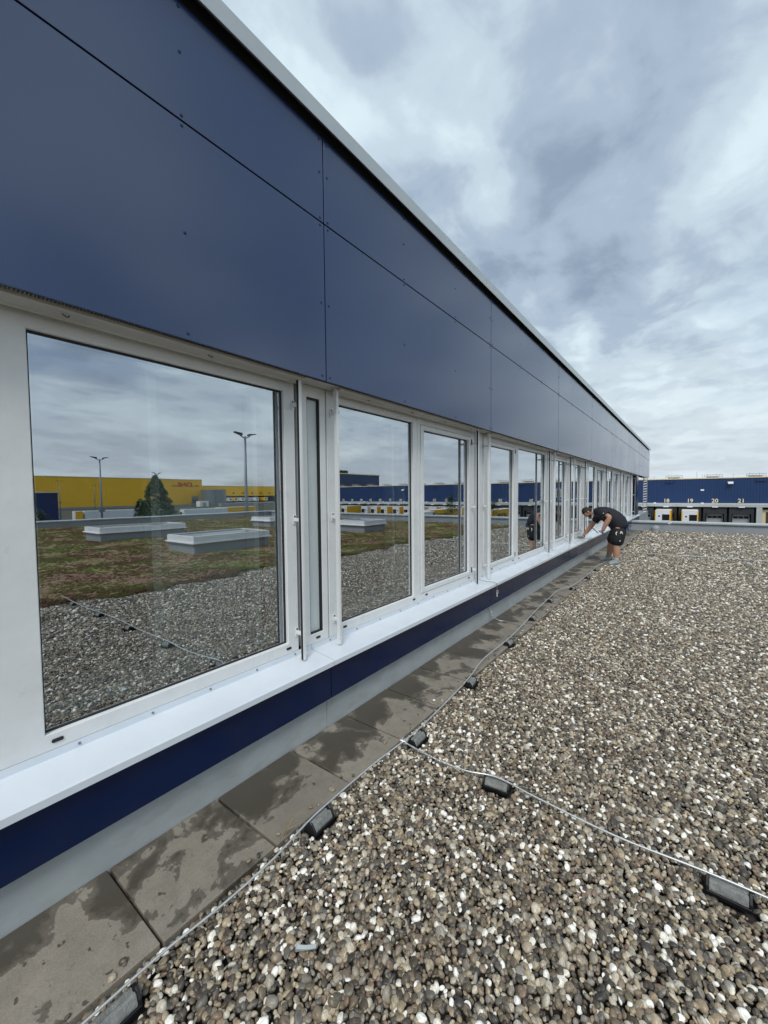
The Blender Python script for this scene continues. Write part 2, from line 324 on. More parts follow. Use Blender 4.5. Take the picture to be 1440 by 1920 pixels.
def tag(o, label=None, cat=None, group=None, kind=None):
    if label: o['label'] = label
    if cat: o['category'] = cat
    if group: o['group'] = group
    if kind: o['kind'] = kind
    return o
def empty(name, loc=(0, 0, 0), rz=0.0):
    o = bpy.data.objects.new(name, None); COL.objects.link(o); o.location = loc; o.rotation_euler = (0, 0, rz); o.empty_display_size = 0.2; return o
def copy_tree(o, parent=None):
    c = o.copy(); COL.objects.link(c)
    if parent is not None: c.parent = parent
    for ch in list(o.children): copy_tree(ch, c)
    return c
def keep(o, parent):
    """child whose geometry is written in world coordinates: parent sits at its own base"""
    o.parent = parent; o.matrix_parent_inverse = Matrix.Translation(parent.location).inverted() if parent.rotation_euler.z == 0 else parent.matrix_world.inverted(); return o
def smoothpath(pts, sub=6):
    pts = [Vector(p) for p in pts]; out = []
    for i in range(len(pts) - 1):
        p0, p1, p2, p3 = pts[max(i - 1, 0)], pts[i], pts[i + 1], pts[min(i + 2, len(pts) - 1)]
        for k in range(sub):
            t = k / sub
            out.append(0.5 * ((2 * p1) + (p2 - p0) * t + (2 * p0 - 5 * p1 + 4 * p2 - p3) * t * t + (3 * p1 - p0 - 3 * p2 + p3) * t ** 3))
    out.append(pts[-1]); return out
def text_mesh(txt, size, extrude=0.02, offset=0.0, shear=0.0):
    cu = bpy.data.curves.new('lettering', 'FONT'); cu.body = txt; cu.size = size; cu.extrude = extrude; cu.offset = offset; cu.shear = shear
    cu.align_x = 'CENTER'; cu.resolution_u = 3
    ob = bpy.data.objects.new('lettering_tmp', cu); COL.objects.link(ob)
    bpy.context.view_layer.update()
    me = bpy.data.meshes.new_from_object(ob.evaluated_get(bpy.context.evaluated_depsgraph_get()))
    bpy.data.objects.remove(ob); bpy.data.curves.remove(cu); me.name = 'lettering'; return me

# ------------------------------------------------------------------ lettering (made first while the scene is light)
DOCKS = list(range(14, 46))
NUM = {n: text_mesh(str(n), 1.05, 0.02, 0.022) for n in DOCKS}
LOGO = text_mesh('DHL', 4.4, 0.06, 0.16, 0.28)
TRUCKTXT = text_mesh('HORSE', 1.35, 0.01, 0.04)

# ================================================================== SETTING
GZ = -6.15
g = MB(); g.box(-1500, 2200, -1500, 2500, GZ - 1.0, GZ); go = g.build('ground', 'asphalt'); tag(go, kind='structure')
g = MB(); g.box(150, 268, 45, 420, GZ - 0.3, GZ + 0.08); vo = g.build('verge', 'verge'); tag(vo, kind='structure')
g = MB(); g.box(270, 420, 168.2, 420, GZ - 0.3, -4.4); po = g.build('yard_terrace', 'plinth_far'); tag(po, kind='structure')
# roof deck of the lower storey
g = MB(); g.box(-1.972, 21.6, -12.0, 19.99, GZ + 0.01, -0.045); rd = g.build('roof_deck', 'deck'); tag(rd, kind='structure')

# slabs along the facade
path = empty('slab_path', (-1.73, 0, 0)); tag(path, kind='structure')
SL0 = 0.635 - 0.504 * 8
slab_meshes = []
for k in range(3):
    b = MB(); b.box(-0.243, 0.243, -0.2458, 0.2458, -0.042, 0.0); slab_meshes.append(b.mesh('paving_slab', bevel=0.003))
for i in range(48):
    y = SL0 + 0.504 * i + 0.252
    if y > 19.6: break
    o = link('paving_slab', slab_meshes[i % 3], 'slab', path)
    o.location = (-1.7305 + 1.73 + random.uniform(-.003, .003), y, random.uniform(-.003, .003))
    o.rotation_euler = (R(random.uniform(-.3, .3)), R(random.uniform(-.3, .3)), R(random.uniform(-.35, .35)))

# ================================================================== OFFICE BUILDING
XP = -1.933; XF = -2.12; XGL = -2.15
B = empty('office_building', (0, 0, 0))
tag(B, 'long office storey clad in blue panels with a ribbon of white framed windows', 'building')
SE = [-3.585, -0.81, 1.965, 4.74, 7.86, 10.98, 14.10, 17.22, 20.34, 23.46, 26.0, 28.2]
YW_END = 22.86
GAP = 0.0045
# plinth, skirt, sill
for i in range(len(SE) - 1):
    a, b_ = SE[i], min(SE[i + 1], YW_END)
    if a > YW_END - 0.1: break
    MB().box(-2.05, -1.977, a + 0.002, b_ - 0.002, -0.10, 0.235).build('plinth_panel', 'plinth', B, bevel=0.002)
    MB().box(-1.965, XP, a + GAP * .6, b_ - GAP * .6, 0.213, 0.447).build('skirt_panel', 'skirt', B, bevel=0.0015)
    s = MB(); a2, b2 = a + 0.0025, b_ - 0.0025
    s.prism([(-1.897, 0.448), (-1.897, 0.479), (-1.902, 0.4835), (-2.117, 0.509), (-2.119, 0.541), (-2.124, 0.541), (-2.124, 0.500), (-1.9045, 0.474), (-1.9045, 0.448)], a2, b2, 'y')
    so = s.build('window_sill', 'sill', B)
    q = MB()
    for k in range(int((b2 - a2) / 0.305)):
        yy = a2 + 0.18 + k * 0.305
        q.tube([(-2.119, yy, 0.525), (-2.113, yy, 0.525)], 0.0055, 8)
    tag(q.build('screw_row', 'screw', so), kind='stuff')
MB().box(-2.03, -1.966, SE[0], YW_END - 0.01, 0.20, 0.46).build('skirt_backing', 'dark', B)
MB().box(-3.0, -2.06, SE[0], YW_END - 0.02, -0.3, 0.49).build('base_wall', 'dark', B)
# upper cladding
Z0, Z1, Z2 = 2.343, 3.347, 3.880
for i in range(len(SE) - 1):
    a, b_ = SE[i] + GAP, SE[i + 1] - GAP
    cols = [a + 0.030] + [a + (b_ - a) * t for t in (1 / 3, 2 / 3)] + [b_ - 0.030]
    for (z0, z1, rows) in ((Z0, Z1 - GAP, (2.372, 2.839, 3.325)), (Z1 + GAP, Z2, (3.371, 3.654, 3.855))):
        p = MB().box(-1.943, XP, a, b_, z0, z1).build('cladding_panel', 'panel', B, bevel=0.0012)
        p.rotation_euler = (0, 0, 0)
        q = MB()
        for zz in rows:
            for yy in cols: q.tube([(XP - .001, yy, zz), (XP + 0.003, yy, zz), (XP + 0.0042, yy, zz)], [0.0075, 0.0072, 0.004], 8)
        tag(q.build('rivets', 'rivet', p), kind='stuff')
MB().box(-2.30, -1.950, SE[0] + .01, SE[-1] - .01, 2.372, 3.975).build('parapet_core', 'dark', B)
# coping
CS = [-4.0, -1.76, 4.48, 10.72, 16.96, 23.2, 28.26]
for i in range(len(CS) - 1):
    MB().prism([(-1.882, 3.915), (-1.882, 4.018), (-2.32, 4.045), (-2.32, 3.985), (-1.889, 4.008), (-1.889, 3.915)], CS[i] + .003, CS[i + 1] - .003, 'y').build('coping', 'coping', B)
# roof, rear and interior
MB().box(-14, -2.31, -4, 28.2, 3.6, 3.7).build('roof_slab', 'membrane', B)
MB().box(-14, -2.31, SE[0], 28.19, 2.62, 2.66).build('interior_ceiling', 'int_wall', B)
MB().box(-14, -2.30, -4.0, 22.8, -0.05, 0.0).build('interior_floor', 'int_floor', B)
MB().box(-8.1, -8.0, -4.0, 22.8, 0.0, 2.62).build('interior_wall', 'int_wall', B)
for yy in (-0.60, 4.80, 7.95, 10.95, 14.2, 17.3, 20.4, 22.70):
    MB().box(-8.0, -2.30, yy, yy + 0.10, 0.0, 2.62).build('partition_wall', 'int_wall', B)
for (a, b_) in ((-0.5, 4.8), (4.9, 7.95), (8.05, 10.95), (11.05, 14.2), (14.3, 17.3), (17.4, 20.4), (20.5, 22.7)):
    MB().box(-2.52, -2.235, a + .01, b_ - .01, 0.64, 0.69).build('inner_sill', 'int_pale', B)
MB().box(-2.33, -2.24, 0.975, 1.022, 0.60, 2.60).build('inner_post', 'int_pale', B)
MB().box(-2.36, -2.335, 1.022, 1.60, 0.60, 2.60).build('roller_screen', 'screen', B)
MB().box(-2.33, -2.24, 1.60, 1.635, 0.69, 2.60).build('inner_post', 'int_pale', B)
MB().box(-2.33, -2.24, 3.12, 3.16, 0.69, 2.60).build('inner_post', 'int_pale', B)
# soffit and head
MB().box(-2.20, -1.952, SE[0], YW_END, 2.352, 2.368).build('soffit_sheet', 'soffit', B)
vm = MB()
yy = -3.5
while yy < 22.6:
    vm.box(-1.972, -1.949, yy, yy + 0.006, 2.3445, 2.351); yy += 0.012 if yy < 5 else 0.024
tag(vm.build('soffit_vent', 'mesh', B), kind='stuff')
# windows -------------------------------------------------------------
ZB, ZT = 0.541, 2.350
def ring(mb, xa, xb, y0, y1, z0, z1, iy0, iy1, iz0, iz1):
    mb.box(xa, xb, y0, y1, z0, iz0); mb.box(xa, xb, y0, y1, iz1, z1)
    mb.box(xa, xb, y0, iy0, iz0, iz1); mb.box(xa, xb, iy1, y1, iz0, iz1)
def ring_mesh(name, xa, xb, y0, y1, z0, z1, iy0, iy1, iz0, iz1, mat, parent, ch=0.003):
    """mitred picture-frame ring with a small chamfer on the front arrises"""
    xm = xb - ch
    def loop(x, e): return [(x, y0 + e, z0 + e), (x, y1 - e, z0 + e), (x, y1 - e, z1 - e), (x, y0 + e, z1 - e)]
    def iloop(x, e): return [(x, iy0 - e, iz0 - e), (x, iy1 + e, iz0 - e), (x, iy1 + e, iz1 + e), (x, iy0 - e, iz1 + e)]
    loops = [loop(xa, 0), loop(xm, 0), loop(xb, ch), iloop(xb, ch), iloop(xm, 0), iloop(xa, 0)]
    mb = MB(); pts = [p for l in loops for p in l]; F = []
    for a in range(len(loops)):
        c = (a + 1) % len(loops)
        for k in range(4): F.append((a * 4 + k, a * 4 + (k + 1) % 4, c * 4 + (k + 1) % 4, c * 4 + k))
    mb.poly(pts, F); return mb.build(name, mat, parent)
def pane(y0, y1, z0, z1, parent):
    o = MB().box(XGL - 0.024, XGL, y0, y1, z0, z1).build('pane', 'glass', parent)
    o.data.materials.append(M['glass_rear'])
    for p in o.data.polygons: p.material_index = 0 if p.normal.x > 0.9 else 1
    return o
def drain(y, parent, z=0.578):
    m = MB(); m.prism([(y - .020, z - .004), (y - .016, z - .0075), (y + .016, z - .0075), (y + .020, z - .004), (y + .020, z + .004), (y + .016, z + .0075), (y - .016, z + .0075), (y - .020, z + .004)], XF - .001, XF + .004, 'x')
    m.build('drain_cap', 'rubber', parent)
def window(y0, y1, g0, g1, casement, parent=B):
    if casement:
        zz0, zz1 = 0.655, 2.222; f0, f1 = g0 - 0.062, g1 + 0.062; fz0, fz1 = zz0 - 0.048, zz1 + 0.048
    else:
        zz0, zz1 = 0.612, 2.272; f0, f1 = g0, g1; fz0, fz1 = zz0, zz1
    w = ring_mesh('window', -2.23, XF, y0, y1, ZB, ZT, f0, f1, fz0, fz1, 'frame', parent)
    if casement:
        s = ring_mesh('sash', -2.23, XF + 0.006, f0 + .004, f1 - .004, fz0 + .004, fz1 - .004, g0, g1, zz0, zz1, 'frame', w)
        MB().box(-2.24, XF - .02, f0 - .01, f0 + .02, fz0 - .01, fz1 + .01).build('sash_groove', 'rubber', w)
        for zc in (fz0 + .06, fz1 - .06): MB().box(XF + .0, XF + .012, f1 - .002, f1 + .010, zc - .03, zc + .03).build('hinge', 'rubber', w)
    ring_mesh('gasket', -2.20, XGL + 0.006, g0 - .002, g1 + .002, zz0 - .002, zz1 + .002, g0 + .009, g1 - .011, zz0 + .009, zz1 - .010, 'rubber', w, ch=0.002)
    ring_mesh('inner_reveal', -2.31, -2.215, g0 - .02, g1 + .02, zz0 - .02, zz1 + .02, g0 + .03, g1 - .03, zz0 + .03, zz1 - .03, 'int_pale', w, ch=0.002)
    pane(g0 + .002, g1 - .002, zz0 + .002, zz1 - .002, w)
    drain(g0 + 0.04, w); drain(g1 - 0.0, w)
    return w
wins = [(0.330, 1.849, 0.478, 1.762, 0), (2.150, 3.380, 2.274, 3.302, 0), (3.384, 4.690, 3.495, 4.520, 1),
        (4.960, 6.160, 5.190, 6.055, 1), (6.164, 7.860, 6.276, 7.726, 0), (8.140, 9.420, 8.33, 9.22, 1), (9.560, 10.900, 9.74, 10.70, 1)]
for s_ in (11.22, 14.34, 17.46):
    wins += [(s_, s_ + 1.46, s_ + .22, s_ + 1.36, 0), (s_ + 1.464, s_ + 2.80, s_ + 1.60, s_ + 2.60, 1)]
wins += [(20.58, 21.80, 20.78, 21.62, 1)]
for w in wins: window(*w)
MB().box(-2.23, XF - .0005, SE[0], 0.326, ZB, ZT).build('infill_panel', 'infill', B, bevel=0.002)
# narrow opaque lights in the piers
nl = ring_mesh('narrow_light', -2.23, XF, 1.902, 2.138, ZB, ZT, 1.960, 2.082, 0.612, 2.272, 'frame', B)
MB().box(-2.165, -2.15, 1.955, 2.087, 0.605, 2.28).build('infill_panel', 'infill', nl)
ring_mesh('gasket', -2.16, XF - .006, 1.959, 2.083, 0.611, 2.273, 1.966, 2.074, 0.620, 2.262, 'rubber', nl, ch=.001)
drain(2.03, nl)
for (a, b_) in ((4.72, 4.94), (7.90, 8.12), (9.43, 9.55), (10.92, 11.20), (14.04, 14.32), (17.16, 17.44), (20.28, 20.56)):
    m = (a + b_) / 2
    MB().box(-2.23, XF - .001, a, m - .012, ZB, ZT).build('pier_cover', 'frame', B, bevel=0.002)
    MB().box(-2.23, XF - .003, m + .012, b_, ZB, ZT).build('pier_cover', 'frame', B, bevel=0.002)
MB().box(-2.30, -2.232, SE[0], 21.9, ZB, ZT).build('pier_backing', 'dark', B) if False else None
for (a, b_) in ((1.84, 1.91), (2.13, 2.16), (4.68, 4.97), (7.85, 8.15), (9.41, 9.57), (10.89, 11.23), (14.0, 14.35), (17.14, 17.47), (20.26, 20.59), (21.79, 22.0)):
    MB().box(-2.32, -2.235, a, b_, ZB, ZT).build('pier_backing', 'dark', B)
MB().box(-2.6, -1.99, 22.02, YW_END, 0.2, 2.352).build('end_pier', 'skirt', B, bevel=0.004)
MB().box(-9, -4.0, 22.8, 28.19, -0.1, 2.62).build('recessed_wall', 'plinth', B)
# blind boxes and guide rails
for (a, b_) in ((-3.5, 1.83), (2.16, 4.60), (4.93, 7.70), (8.05, 9.30), (9.60, 10.82), (11.15, 13.92), (14.25, 17.02), (17.37, 20.12), (20.47, 21.8)):
    bb = MB().prism([(-1.985, 2.351), (-1.985, 2.338), (-1.990, 2.334), (-2.062, 2.330), (-2.068, 2.322), (-2.076, 2.322), (-2.080, 2.330), (-2.080, 2.351)], a, b_, 'y').build('blind_box', 'soffit', B)
    hk = MB(); y = a + .35
    while y < b_ - .1:
        hk.tube(smoothpath([(-2.03, y, 2.336), (-2.02, y + .008, 2.324), (-2.02, y + .02, 2.322), (-2.03, y + .03, 2.336)], 3), 0.0022, 5); y += 0.62
    tag(hk.build('cord_hooks', 'rubber', bb), kind='stuff')
def rail(y, slot):
    r_ = MB().box(-2.045, -2.017, y - 0.0115, y + 0.0115, 0.535 - 0.028, 2.350).build('blind_rail', 'frame', B, bevel=0.0015)
    d = -1 if slot else 1
    MB().box(-2.040, -2.022, min(y + d * .0105, y + d * .0135), max(y + d * .0105, y + d * .0135), 0.51, 2.345).build('rail_slot', 'rubber', r_)
    for z in (0.672, 1.433, 2.190):
        k = MB(); e = -1 if slot else 1; yo = y + 0.030 * (1 if not slot else -1) * (1 if slot else 1)
        yb = y + (0.018 if slot else 0.036)
        k.box(XF, XF + .006, yb - .014, yb + .014, z - .032, z + .032)
        k.prism([(yb - .010, z - .012), (yb + .010, z - .012), (yb + .010, z + .010), (yb - .010, z + .010)], XF + .006, -2.046, 'x')
        bk = k.build('bracket', 'frame', r_, bevel=0.0015)
        MB().tube([(XF + .0055, yb, z + .021), (XF + .0085, yb, z + .021)], .006, 8).build('bolt', 'rubber', r_)
        MB().box(-2.058, -2.0455, yb - .0095, yb + .0095, z - .011, z + .009).build('clip', 'rubber', r_)
for y, s_ in ((1.812, 1), (2.158, 0), (4.583, 1), (4.919, 0), (7.689, 1), (8.033, 0), (9.30, 1), (9.60, 0), (10.80, 1), (11.13, 0), (13.90, 1), (14.24, 0), (17.02, 1), (17.36, 0), (20.14, 1), (20.48, 0), (21.85, 1)):
    rail(y, s_)
# ladder at the far corner
ld = empty('wall_ladder', (-1.95, 25.95, 0)); tag(ld, 'white wall ladder under the far corner of the blue building', 'ladder')
for xx in (-0.085, 0.085):
    MB().box(xx - .012, xx + .012, -.02, .02, 0.40, 2.36).build('stile', 'plinth_far', ld)
for k in range(14):
    MB().prism([(-.085, 0.46 + k * .135), (.085, 0.50 + k * .135), (.085, 0.555 + k * .135), (-.085, 0.515 + k * .135)], -.02, .03, 'y').build('rung', 'white_plain', ld)
# grey plant box beyond the parapet
ub = MB().box(-2.6, -1.95, 22.9, 28.0, -1.2, 0.47).build('plant_enclosure', 'membrane', None, bevel=0.01)
tag(ub, 'low grey enclosure wall under the far corner of the blue building', 'enclosure')

# ================================================================== PARAPETS, SKYLIGHTS
pe = empty('roof_parapet', (9.8, 19.85, 0)); tag(pe, 'low grey parapet closing the far end of the gravel roof', 'parapet')
keep(MB().box(-1.97, 21.6, 19.72, 20.0, -0.10, 0.335).build('upstand', 'membrane'), pe)
x = -1.975
while x < 21.5:
    x2 = min(x + 3.0, 21.66)
    keep(MB().prism([(19.66, 0.318), (19.66, 0.366), (19.68, 0.381), (20.04, 0.394), (20.04, 0.33), (20.02, 0.33), (20.02, 0.335), (19.672, 0.335), (19.672, 0.318)], x + .003, x2 - .003, 'x').build('coping', 'coping'), pe); x = x2
ps = empty('roof_parapet', (21.45, 4, 0)); tag(ps, 'long grey parapet along the green roof, seen mirrored in the windows', 'parapet')
keep(MB().box(21.32, 21.6, -12, 19.715, -0.10, 0.335).build('upstand', 'membrane'), ps)
y = -12.0
while y < 19.6:
    y2 = min(y + 3.0, 19.655)
    keep(MB().prism([(21.26, 0.318), (21.26, 0.366), (21.28, 0.381), (21.64, 0.394), (21.64, 0.33), (21.62, 0.335), (21.272, 0.335), (21.272, 0.318)], y + .003, y2 - .003, 'y').build('coping', 'coping'), ps); y = y2
def skylight(x0, x1, y0, y1, label):
    e = empty('skylight', ((x0 + x1) / 2, (y0 + y1) / 2, 0)); tag(e, label, 'skylight', 'skylights on the green roof')
    keep(MB().box(x0 + .06, x1 - .06, y0 + .06, y1 - .06, -0.04, 0.30).build('upstand', 'membrane', bevel=.005), e)
    keep(MB().box(x0 - .02, x1 + .02, y0 - .02, y1 + .02, 0.302, 0.335).build('flange', 'white_plain', bevel=.004), e)
    cu = MB(); a_, b_, c_, d_ = x0 + .03, x1 - .03, y0 + .03, y1 - .03; t = .07
    o4 = [(a_, c_), (b_, c_), (b_, d_), (a_, d_)]; i4 = [(a_ + t, c_ + t), (b_ - t, c_ + t), (b_ - t, d_ - t), (a_ + t, d_ - t)]
    pts = [(p[0], p[1], .337) for p in o4] + [(p[0], p[1], .50) for p in o4] + [(p[0], p[1], .50) for p in i4] + [(p[0], p[1], .337) for p in i4]
    F = [tuple(q * 4 + r for q, r in ((l, k), (l, (k + 1) % 4), ((l + 1) % 4, (k + 1) % 4), ((l + 1) % 4, k))) for l in range(4) for k in range(4)]
    keep(cu.poly(pts, F).build('curb', 'skylight'), e)
    keep(MB().box(a_ + t + .002, b_ - t - .002, c_ + t + .002, d_ - t - .002, .45, .475).build('pane', 'window_dark'), e)
skylight(6.2, 7.7, 5.6, 8.1, 'nearest white skylight curb in the mirrored green roof, right of the pale post')
skylight(11.9, 13.4, 5.35, 8.4, 'farther white skylight curb left in the first window, in front of the conifer')
skylight(6.2, 7.7, 12.7, 14.25, 'white skylight curb mirrored in the second window')
skylight(11.9, 13.4, 12.45, 14.3, 'white skylight curb cut by the right edge of the first window')

# vent dome, post and bent pipe near the end parapet
d = empty('roof_drain_dome', (-1.09, 19.45, 0)); tag(d, 'grey round drain dome at the foot of the far parapet', 'drain')
MB().ball((0, 0, 0.10), (.16, .16, .14), 14, 8).build('dome', 'membrane', d, smooth=True)
MB().tube([(0, 0, -.02), (0, 0, .06)], .18, 16).build('collar', 'membrane', d)
pz = empty('vent_post', (-0.62, 19.3, 0)); tag(pz, 'thin vent post standing in front of the far parapet', 'post')
MB().tube([(0, 0, -.02), (0, 0, .36)], .012, 8).build('stem', 'steel', pz); MB().tube([(-.06, 0, .33), (.06, 0, .37)], .02, 8).build('cap', 'white_plain', pz)
bp_ = MB().tube(smoothpath([(-1.77, 17.15, -.01), (-1.77, 17.15, .25), (-1.75, 17.15, .36), (-1.66, 17.15, .40)], 5), .022, 10).build('bent_pipe', 'mast', smooth=True)
tag(bp_, 'bent grey pipe rising from the slabs behind the worker', 'pipe')

# ================================================================== LIGHTNING CONDUCTOR
main = [(-1.40, -2.6), (-1.42, -1.4), (-1.392, -0.45), (-1.396, -0.1), (-1.396, .368), (-1.402, .507), (-1.403, .626), (-1.39, .818), (-1.391, 1.043), (-1.421, 1.266), (-1.432, 1.438), (-1.428, 1.782), (-1.406, 2.061), (-1.402, 2.23), (-1.42, 2.671), (-1.46, 3.126), (-1.518, 3.536), (-1.522, 3.943),
        (-1.521, 4.326), (-1.553, 4.871), (-1.602, 5.532), (-1.628, 6.195), (-1.645, 6.781), (-1.537, 7.185), (-1.513, 8.267), (-1.529, 9.325), (-1.50, 9.75), (-1.46, 10.4), (-1.50, 11.2), (-1.46, 12.1), (-1.50, 13.2), (-1.45, 14.4), (-1.50, 15.6), (-1.47, 17.0), (-1.52, 18.4), (-1.50, 19.6)]
def wz(y): return 0.053 + 0.006 * math.sin(y * 5.1) * math.sin(y * 2.3 + 1)
pts = smoothpath([(x, y, wz(y)) for x, y in main], 6)
o = MB().tube(pts, 0.0046, 8).build('conductor_wire', 'steel', smooth=True); tag(o, 'long bare lightning conductor wire running along the slab edge', 'wire')
brn = [(-1.406, 2.061), (-1.18, 2.035), (-.98, 2.040), (-.815, 2.090), (-.60, 2.066), (-.24, 2.040), (.15, 2.056), (.8, 2.05), (1.6, 2.07), (2.6, 2.03), (3.6, 2.06)]
def bz(x): return 0.047 + 0.002 * math.sin(x * 6)
o = MB().tube(smoothpath([(x, y, bz(x) + .004) for x, y in brn], 6), 0.0046, 8).build('conductor_wire', 'steel', smooth=True); tag(o, 'branch conductor wire crossing the gravel from the slab edge to the right', 'wire')
o = MB().tube(smoothpath([(x, 12.12 + .03 * math.sin(x * 3), bz(x)) for x in np.arange(-1.46, 3.6, .4)], 4), 0.0046, 6).build('conductor_wire', 'steel', smooth=True); tag(o, 'far branch conductor wire crossing the gravel beyond the worker', 'wire')
tc_ = empty('wire_clamp', (-1.406, 2.061, 0.058)); tag(tc_, 'small metal clamp where the branch wire leaves the main wire', 'clamp')
MB().box(-.018, .022, -.018, .018, -.010, .010).build('plate', 'steel', tc_, bevel=.003); MB().tube([(0.004, 0, .008), (0.004, 0, .018)], .006, 6).build('bolt', 'screw', tc_)
# holders
hl = 0.066
hb = MB()
prof = [(-.046, 0.0), (.046, 0.0), (.044, .022), (.027, .050), (.010, .053), (.006, .046), (-.006, .046), (-.010, .053), (-.027, .050), (-.044, .022)]
hb.prism(prof, -hl, hl, 'x'); block_me = hb.mesh('block', bevel=0.0025)
ht = MB(); ht.box(-hl - .008, hl + .008, -.056, .056, -.012, .012)
for s_ in (-1, 1):
    ht.prism([(-.052, .0), (.052, .0), (.046, .032), (.022, .060), (.009, .068), (.007, .054), (-.007, .054), (-.009, .068), (-.022, .060), (-.046, .032)], s_ * (hl + .001), s_ * (hl + .011), 'x')
tray_me = ht.mesh('tray', bevel=0.0015)
holders = []
def holder(x, y, rz, label, z=-0.004):
    e = empty('conductor_holder', (x, y, z), rz); tag(e, label, 'wire holder', 'concrete holders under the conductor wires'); e.scale = (0.92, 0.70, 0.76)
    e.rotation_euler = (R(random.uniform(-4, 4)), R(random.uniform(-3, 3)), rz)
    link('block', block_me, 'concrete_block', e); link('tray', tray_me, 'tray', e); holders.append((x, y, rz))
ordn = ['first', 'second', 'third', 'fourth', 'fifth', 'sixth', 'seventh', 'eighth', 'ninth', 'tenth', 'eleventh', 'twelfth', 'thirteenth', 'fourteenth', 'fifteenth', 'sixteenth', 'seventeenth', 'eighteenth', 'nineteenth']
P2 = [Vector((p.x, p.y)) for p in pts]
hy = [0.44, 1.345, 2.20, 3.14, 4.20, 5.18, 6.2, 7.2, 8.2, 9.2, 10.9, 11.9, 12.9, 13.9, 14.9, 15.9, 16.9, 17.9, 18.9]
for i, y in enumerate(hy):
    k = min(range(len(P2) - 1), key=lambda j: abs(P2[j].y - y)); dv = P2[k + 1] - P2[k]
    holder(P2[k].x + (0.012 if i < 8 else 0), P2[k].y, math.atan2(dv.y, dv.x), '%s concrete wire holder from the camera along the slab edge' % ordn[i])
for i, (x, y) in enumerate(((-.815, 2.096), (.150, 2.058), (1.10, 2.055), (2.05, 2.06), (3.0, 2.04))):
    holder(x, y, R((12, -2, 2, 1, 1)[i]) if i != 0 else R(4), '%s concrete holder along the branch wire over the gravel, counted from the slabs' % ordn[i])
for i, x in enumerate((-.77, .08, 1.03, 2.0)):
    holder(x, 12.12, 0.03, '%s small dark holder from the slabs on the far branch wire' % ordn[i])
# equipotential wire hanging over the sill
e = empty('earthing_wire', (-2.0, 4.8, 0.5)); tag(e, 'thin steel wire looped over the white sill with a shackle below', 'wire')
keep(MB().tube(smoothpath([(-2.09, 4.66, .60), (-2.06, 4.68, .545), (-2.0, 4.73, .515), (-1.93, 4.80, .50), (-1.893, 4.83, .478), (-1.889, 4.835, .43), (-1.892, 4.84, .39)], 5), .0034, 6).build('cable', 'mast', smooth=True), e)
m = MB(); m.tube([(-1.890 + .010 * math.cos(t), 4.842, .375 + .022 * math.sin(t)) for t in np.linspace(0, 6.283, 13)], .004, 6)
m.tube([(-1.892, 4.842 + .010 * math.cos(t), .335 + .022 * math.sin(t)) for t in np.linspace(0, 6.283, 13)], .004, 6); keep(m.build('shackle', 'steel', smooth=True), e)
keep(MB().tube(smoothpath([(-1.960, 4.74, .23), (-1.95, 4.78, .15), (-1.93, 4.83, .06), (-1.88, 4.88, .012), (-1.78, 4.90, .008), (-1.65, 4.86, .010), (-1.55, 4.85, .03)], 5), .0042, 6).build('lower_cable', 'steel', smooth=True), e)
m = MB(); m.tube([(-1.945, 4.80 + .014 * math.cos(t), .105 + .03 * math.sin(t)) for t in np.linspace(0, 6.283, 13)], .0045, 6); keep(m.build('ring', 'steel', smooth=True), e)
# odds and ends in the gravel
cl = MB().prism([(-.035, 0), (.035, .004), (.036, .012), (.0, .010), (-.030, .020), (-.036, .014)], -.006, .006, 'y').build('broken_clip', 'grey_plastic', bevel=.001)
cl.location = (-1.04, 0.915, 0.022); cl.rotation_euler = (R(20), R(-8), R(35)); tag(cl, 'broken grey plastic clip lying on the pebbles near the camera', 'clip')
def tuft(loc, n, hgt, label):
    m = MB()
    for i in range(n):
        a = random.uniform(0, 6.28); l = hgt * random.uniform(.6, 1.1); dx, dy = math.cos(a) * l * .35 + .04, math.sin(a) * l * .35 + .03
        p = [Vector((random.uniform(-.01, .01), random.uniform(-.01, .01), -.01)), Vector((dx * .35, dy * .35, l * .55)), Vector((dx, dy, l * .95))]
        m.tube(smoothpath(p, 3), [.0011] * 6 + [.0004], 4)
    o = m.build('grass_tuft', 'dry_grass'); o.location = loc; tag(o, label, 'grass')
tuft((-1.497, 1.19, 0), 7, .10, 'dry grass blades growing at the slab edge next to a wire holder')
tuft((-1.477, 2.90, 0), 6, .12, 'thin dry stalks growing at the slab edge farther along the wire')

# ================================================================== GRAVEL AND SEDUM
def scatter_tree(name, coll):
    ng = bpy.data.node_groups.new(name, 'GeometryNodeTree')
    ng.interface.new_socket('Geometry', in_out='INPUT', socket_type='NodeSocketGeometry'); ng.interface.new_socket('Geometry', in_out='OUTPUT', socket_type='NodeSocketGeometry')
    N = ng.nodes.new; L = ng.links.new
    gi = N('NodeGroupInput'); go_ = N('NodeGroupOutput'); iop = N('GeometryNodeInstanceOnPoints'); ci = N('GeometryNodeCollectionInfo')
    ci.inputs['Collection'].default_value = coll; ci.inputs['Separate Children'].default_value = True; ci.inputs['Reset Children'].default_value = True
    def attr(n, t):
        a = N('GeometryNodeInputNamedAttribute'); a.data_type = t; a.inputs['Name'].default_value = n; return a.outputs['Attribute']
    iop.inputs['Pick Instance'].default_value = True
    L(gi.outputs[0], iop.inputs['Points']); L(ci.outputs[0], iop.inputs['Instance']); L(attr('idx', 'INT'), iop.inputs['Instance Index'])
    L(attr('rot', 'FLOAT_VECTOR'), iop.inputs['Rotation']); L(attr('scl', 'FLOAT_VECTOR'), iop.inputs['Scale']); L(iop.outputs[0], go_.inputs[0])
    return ng
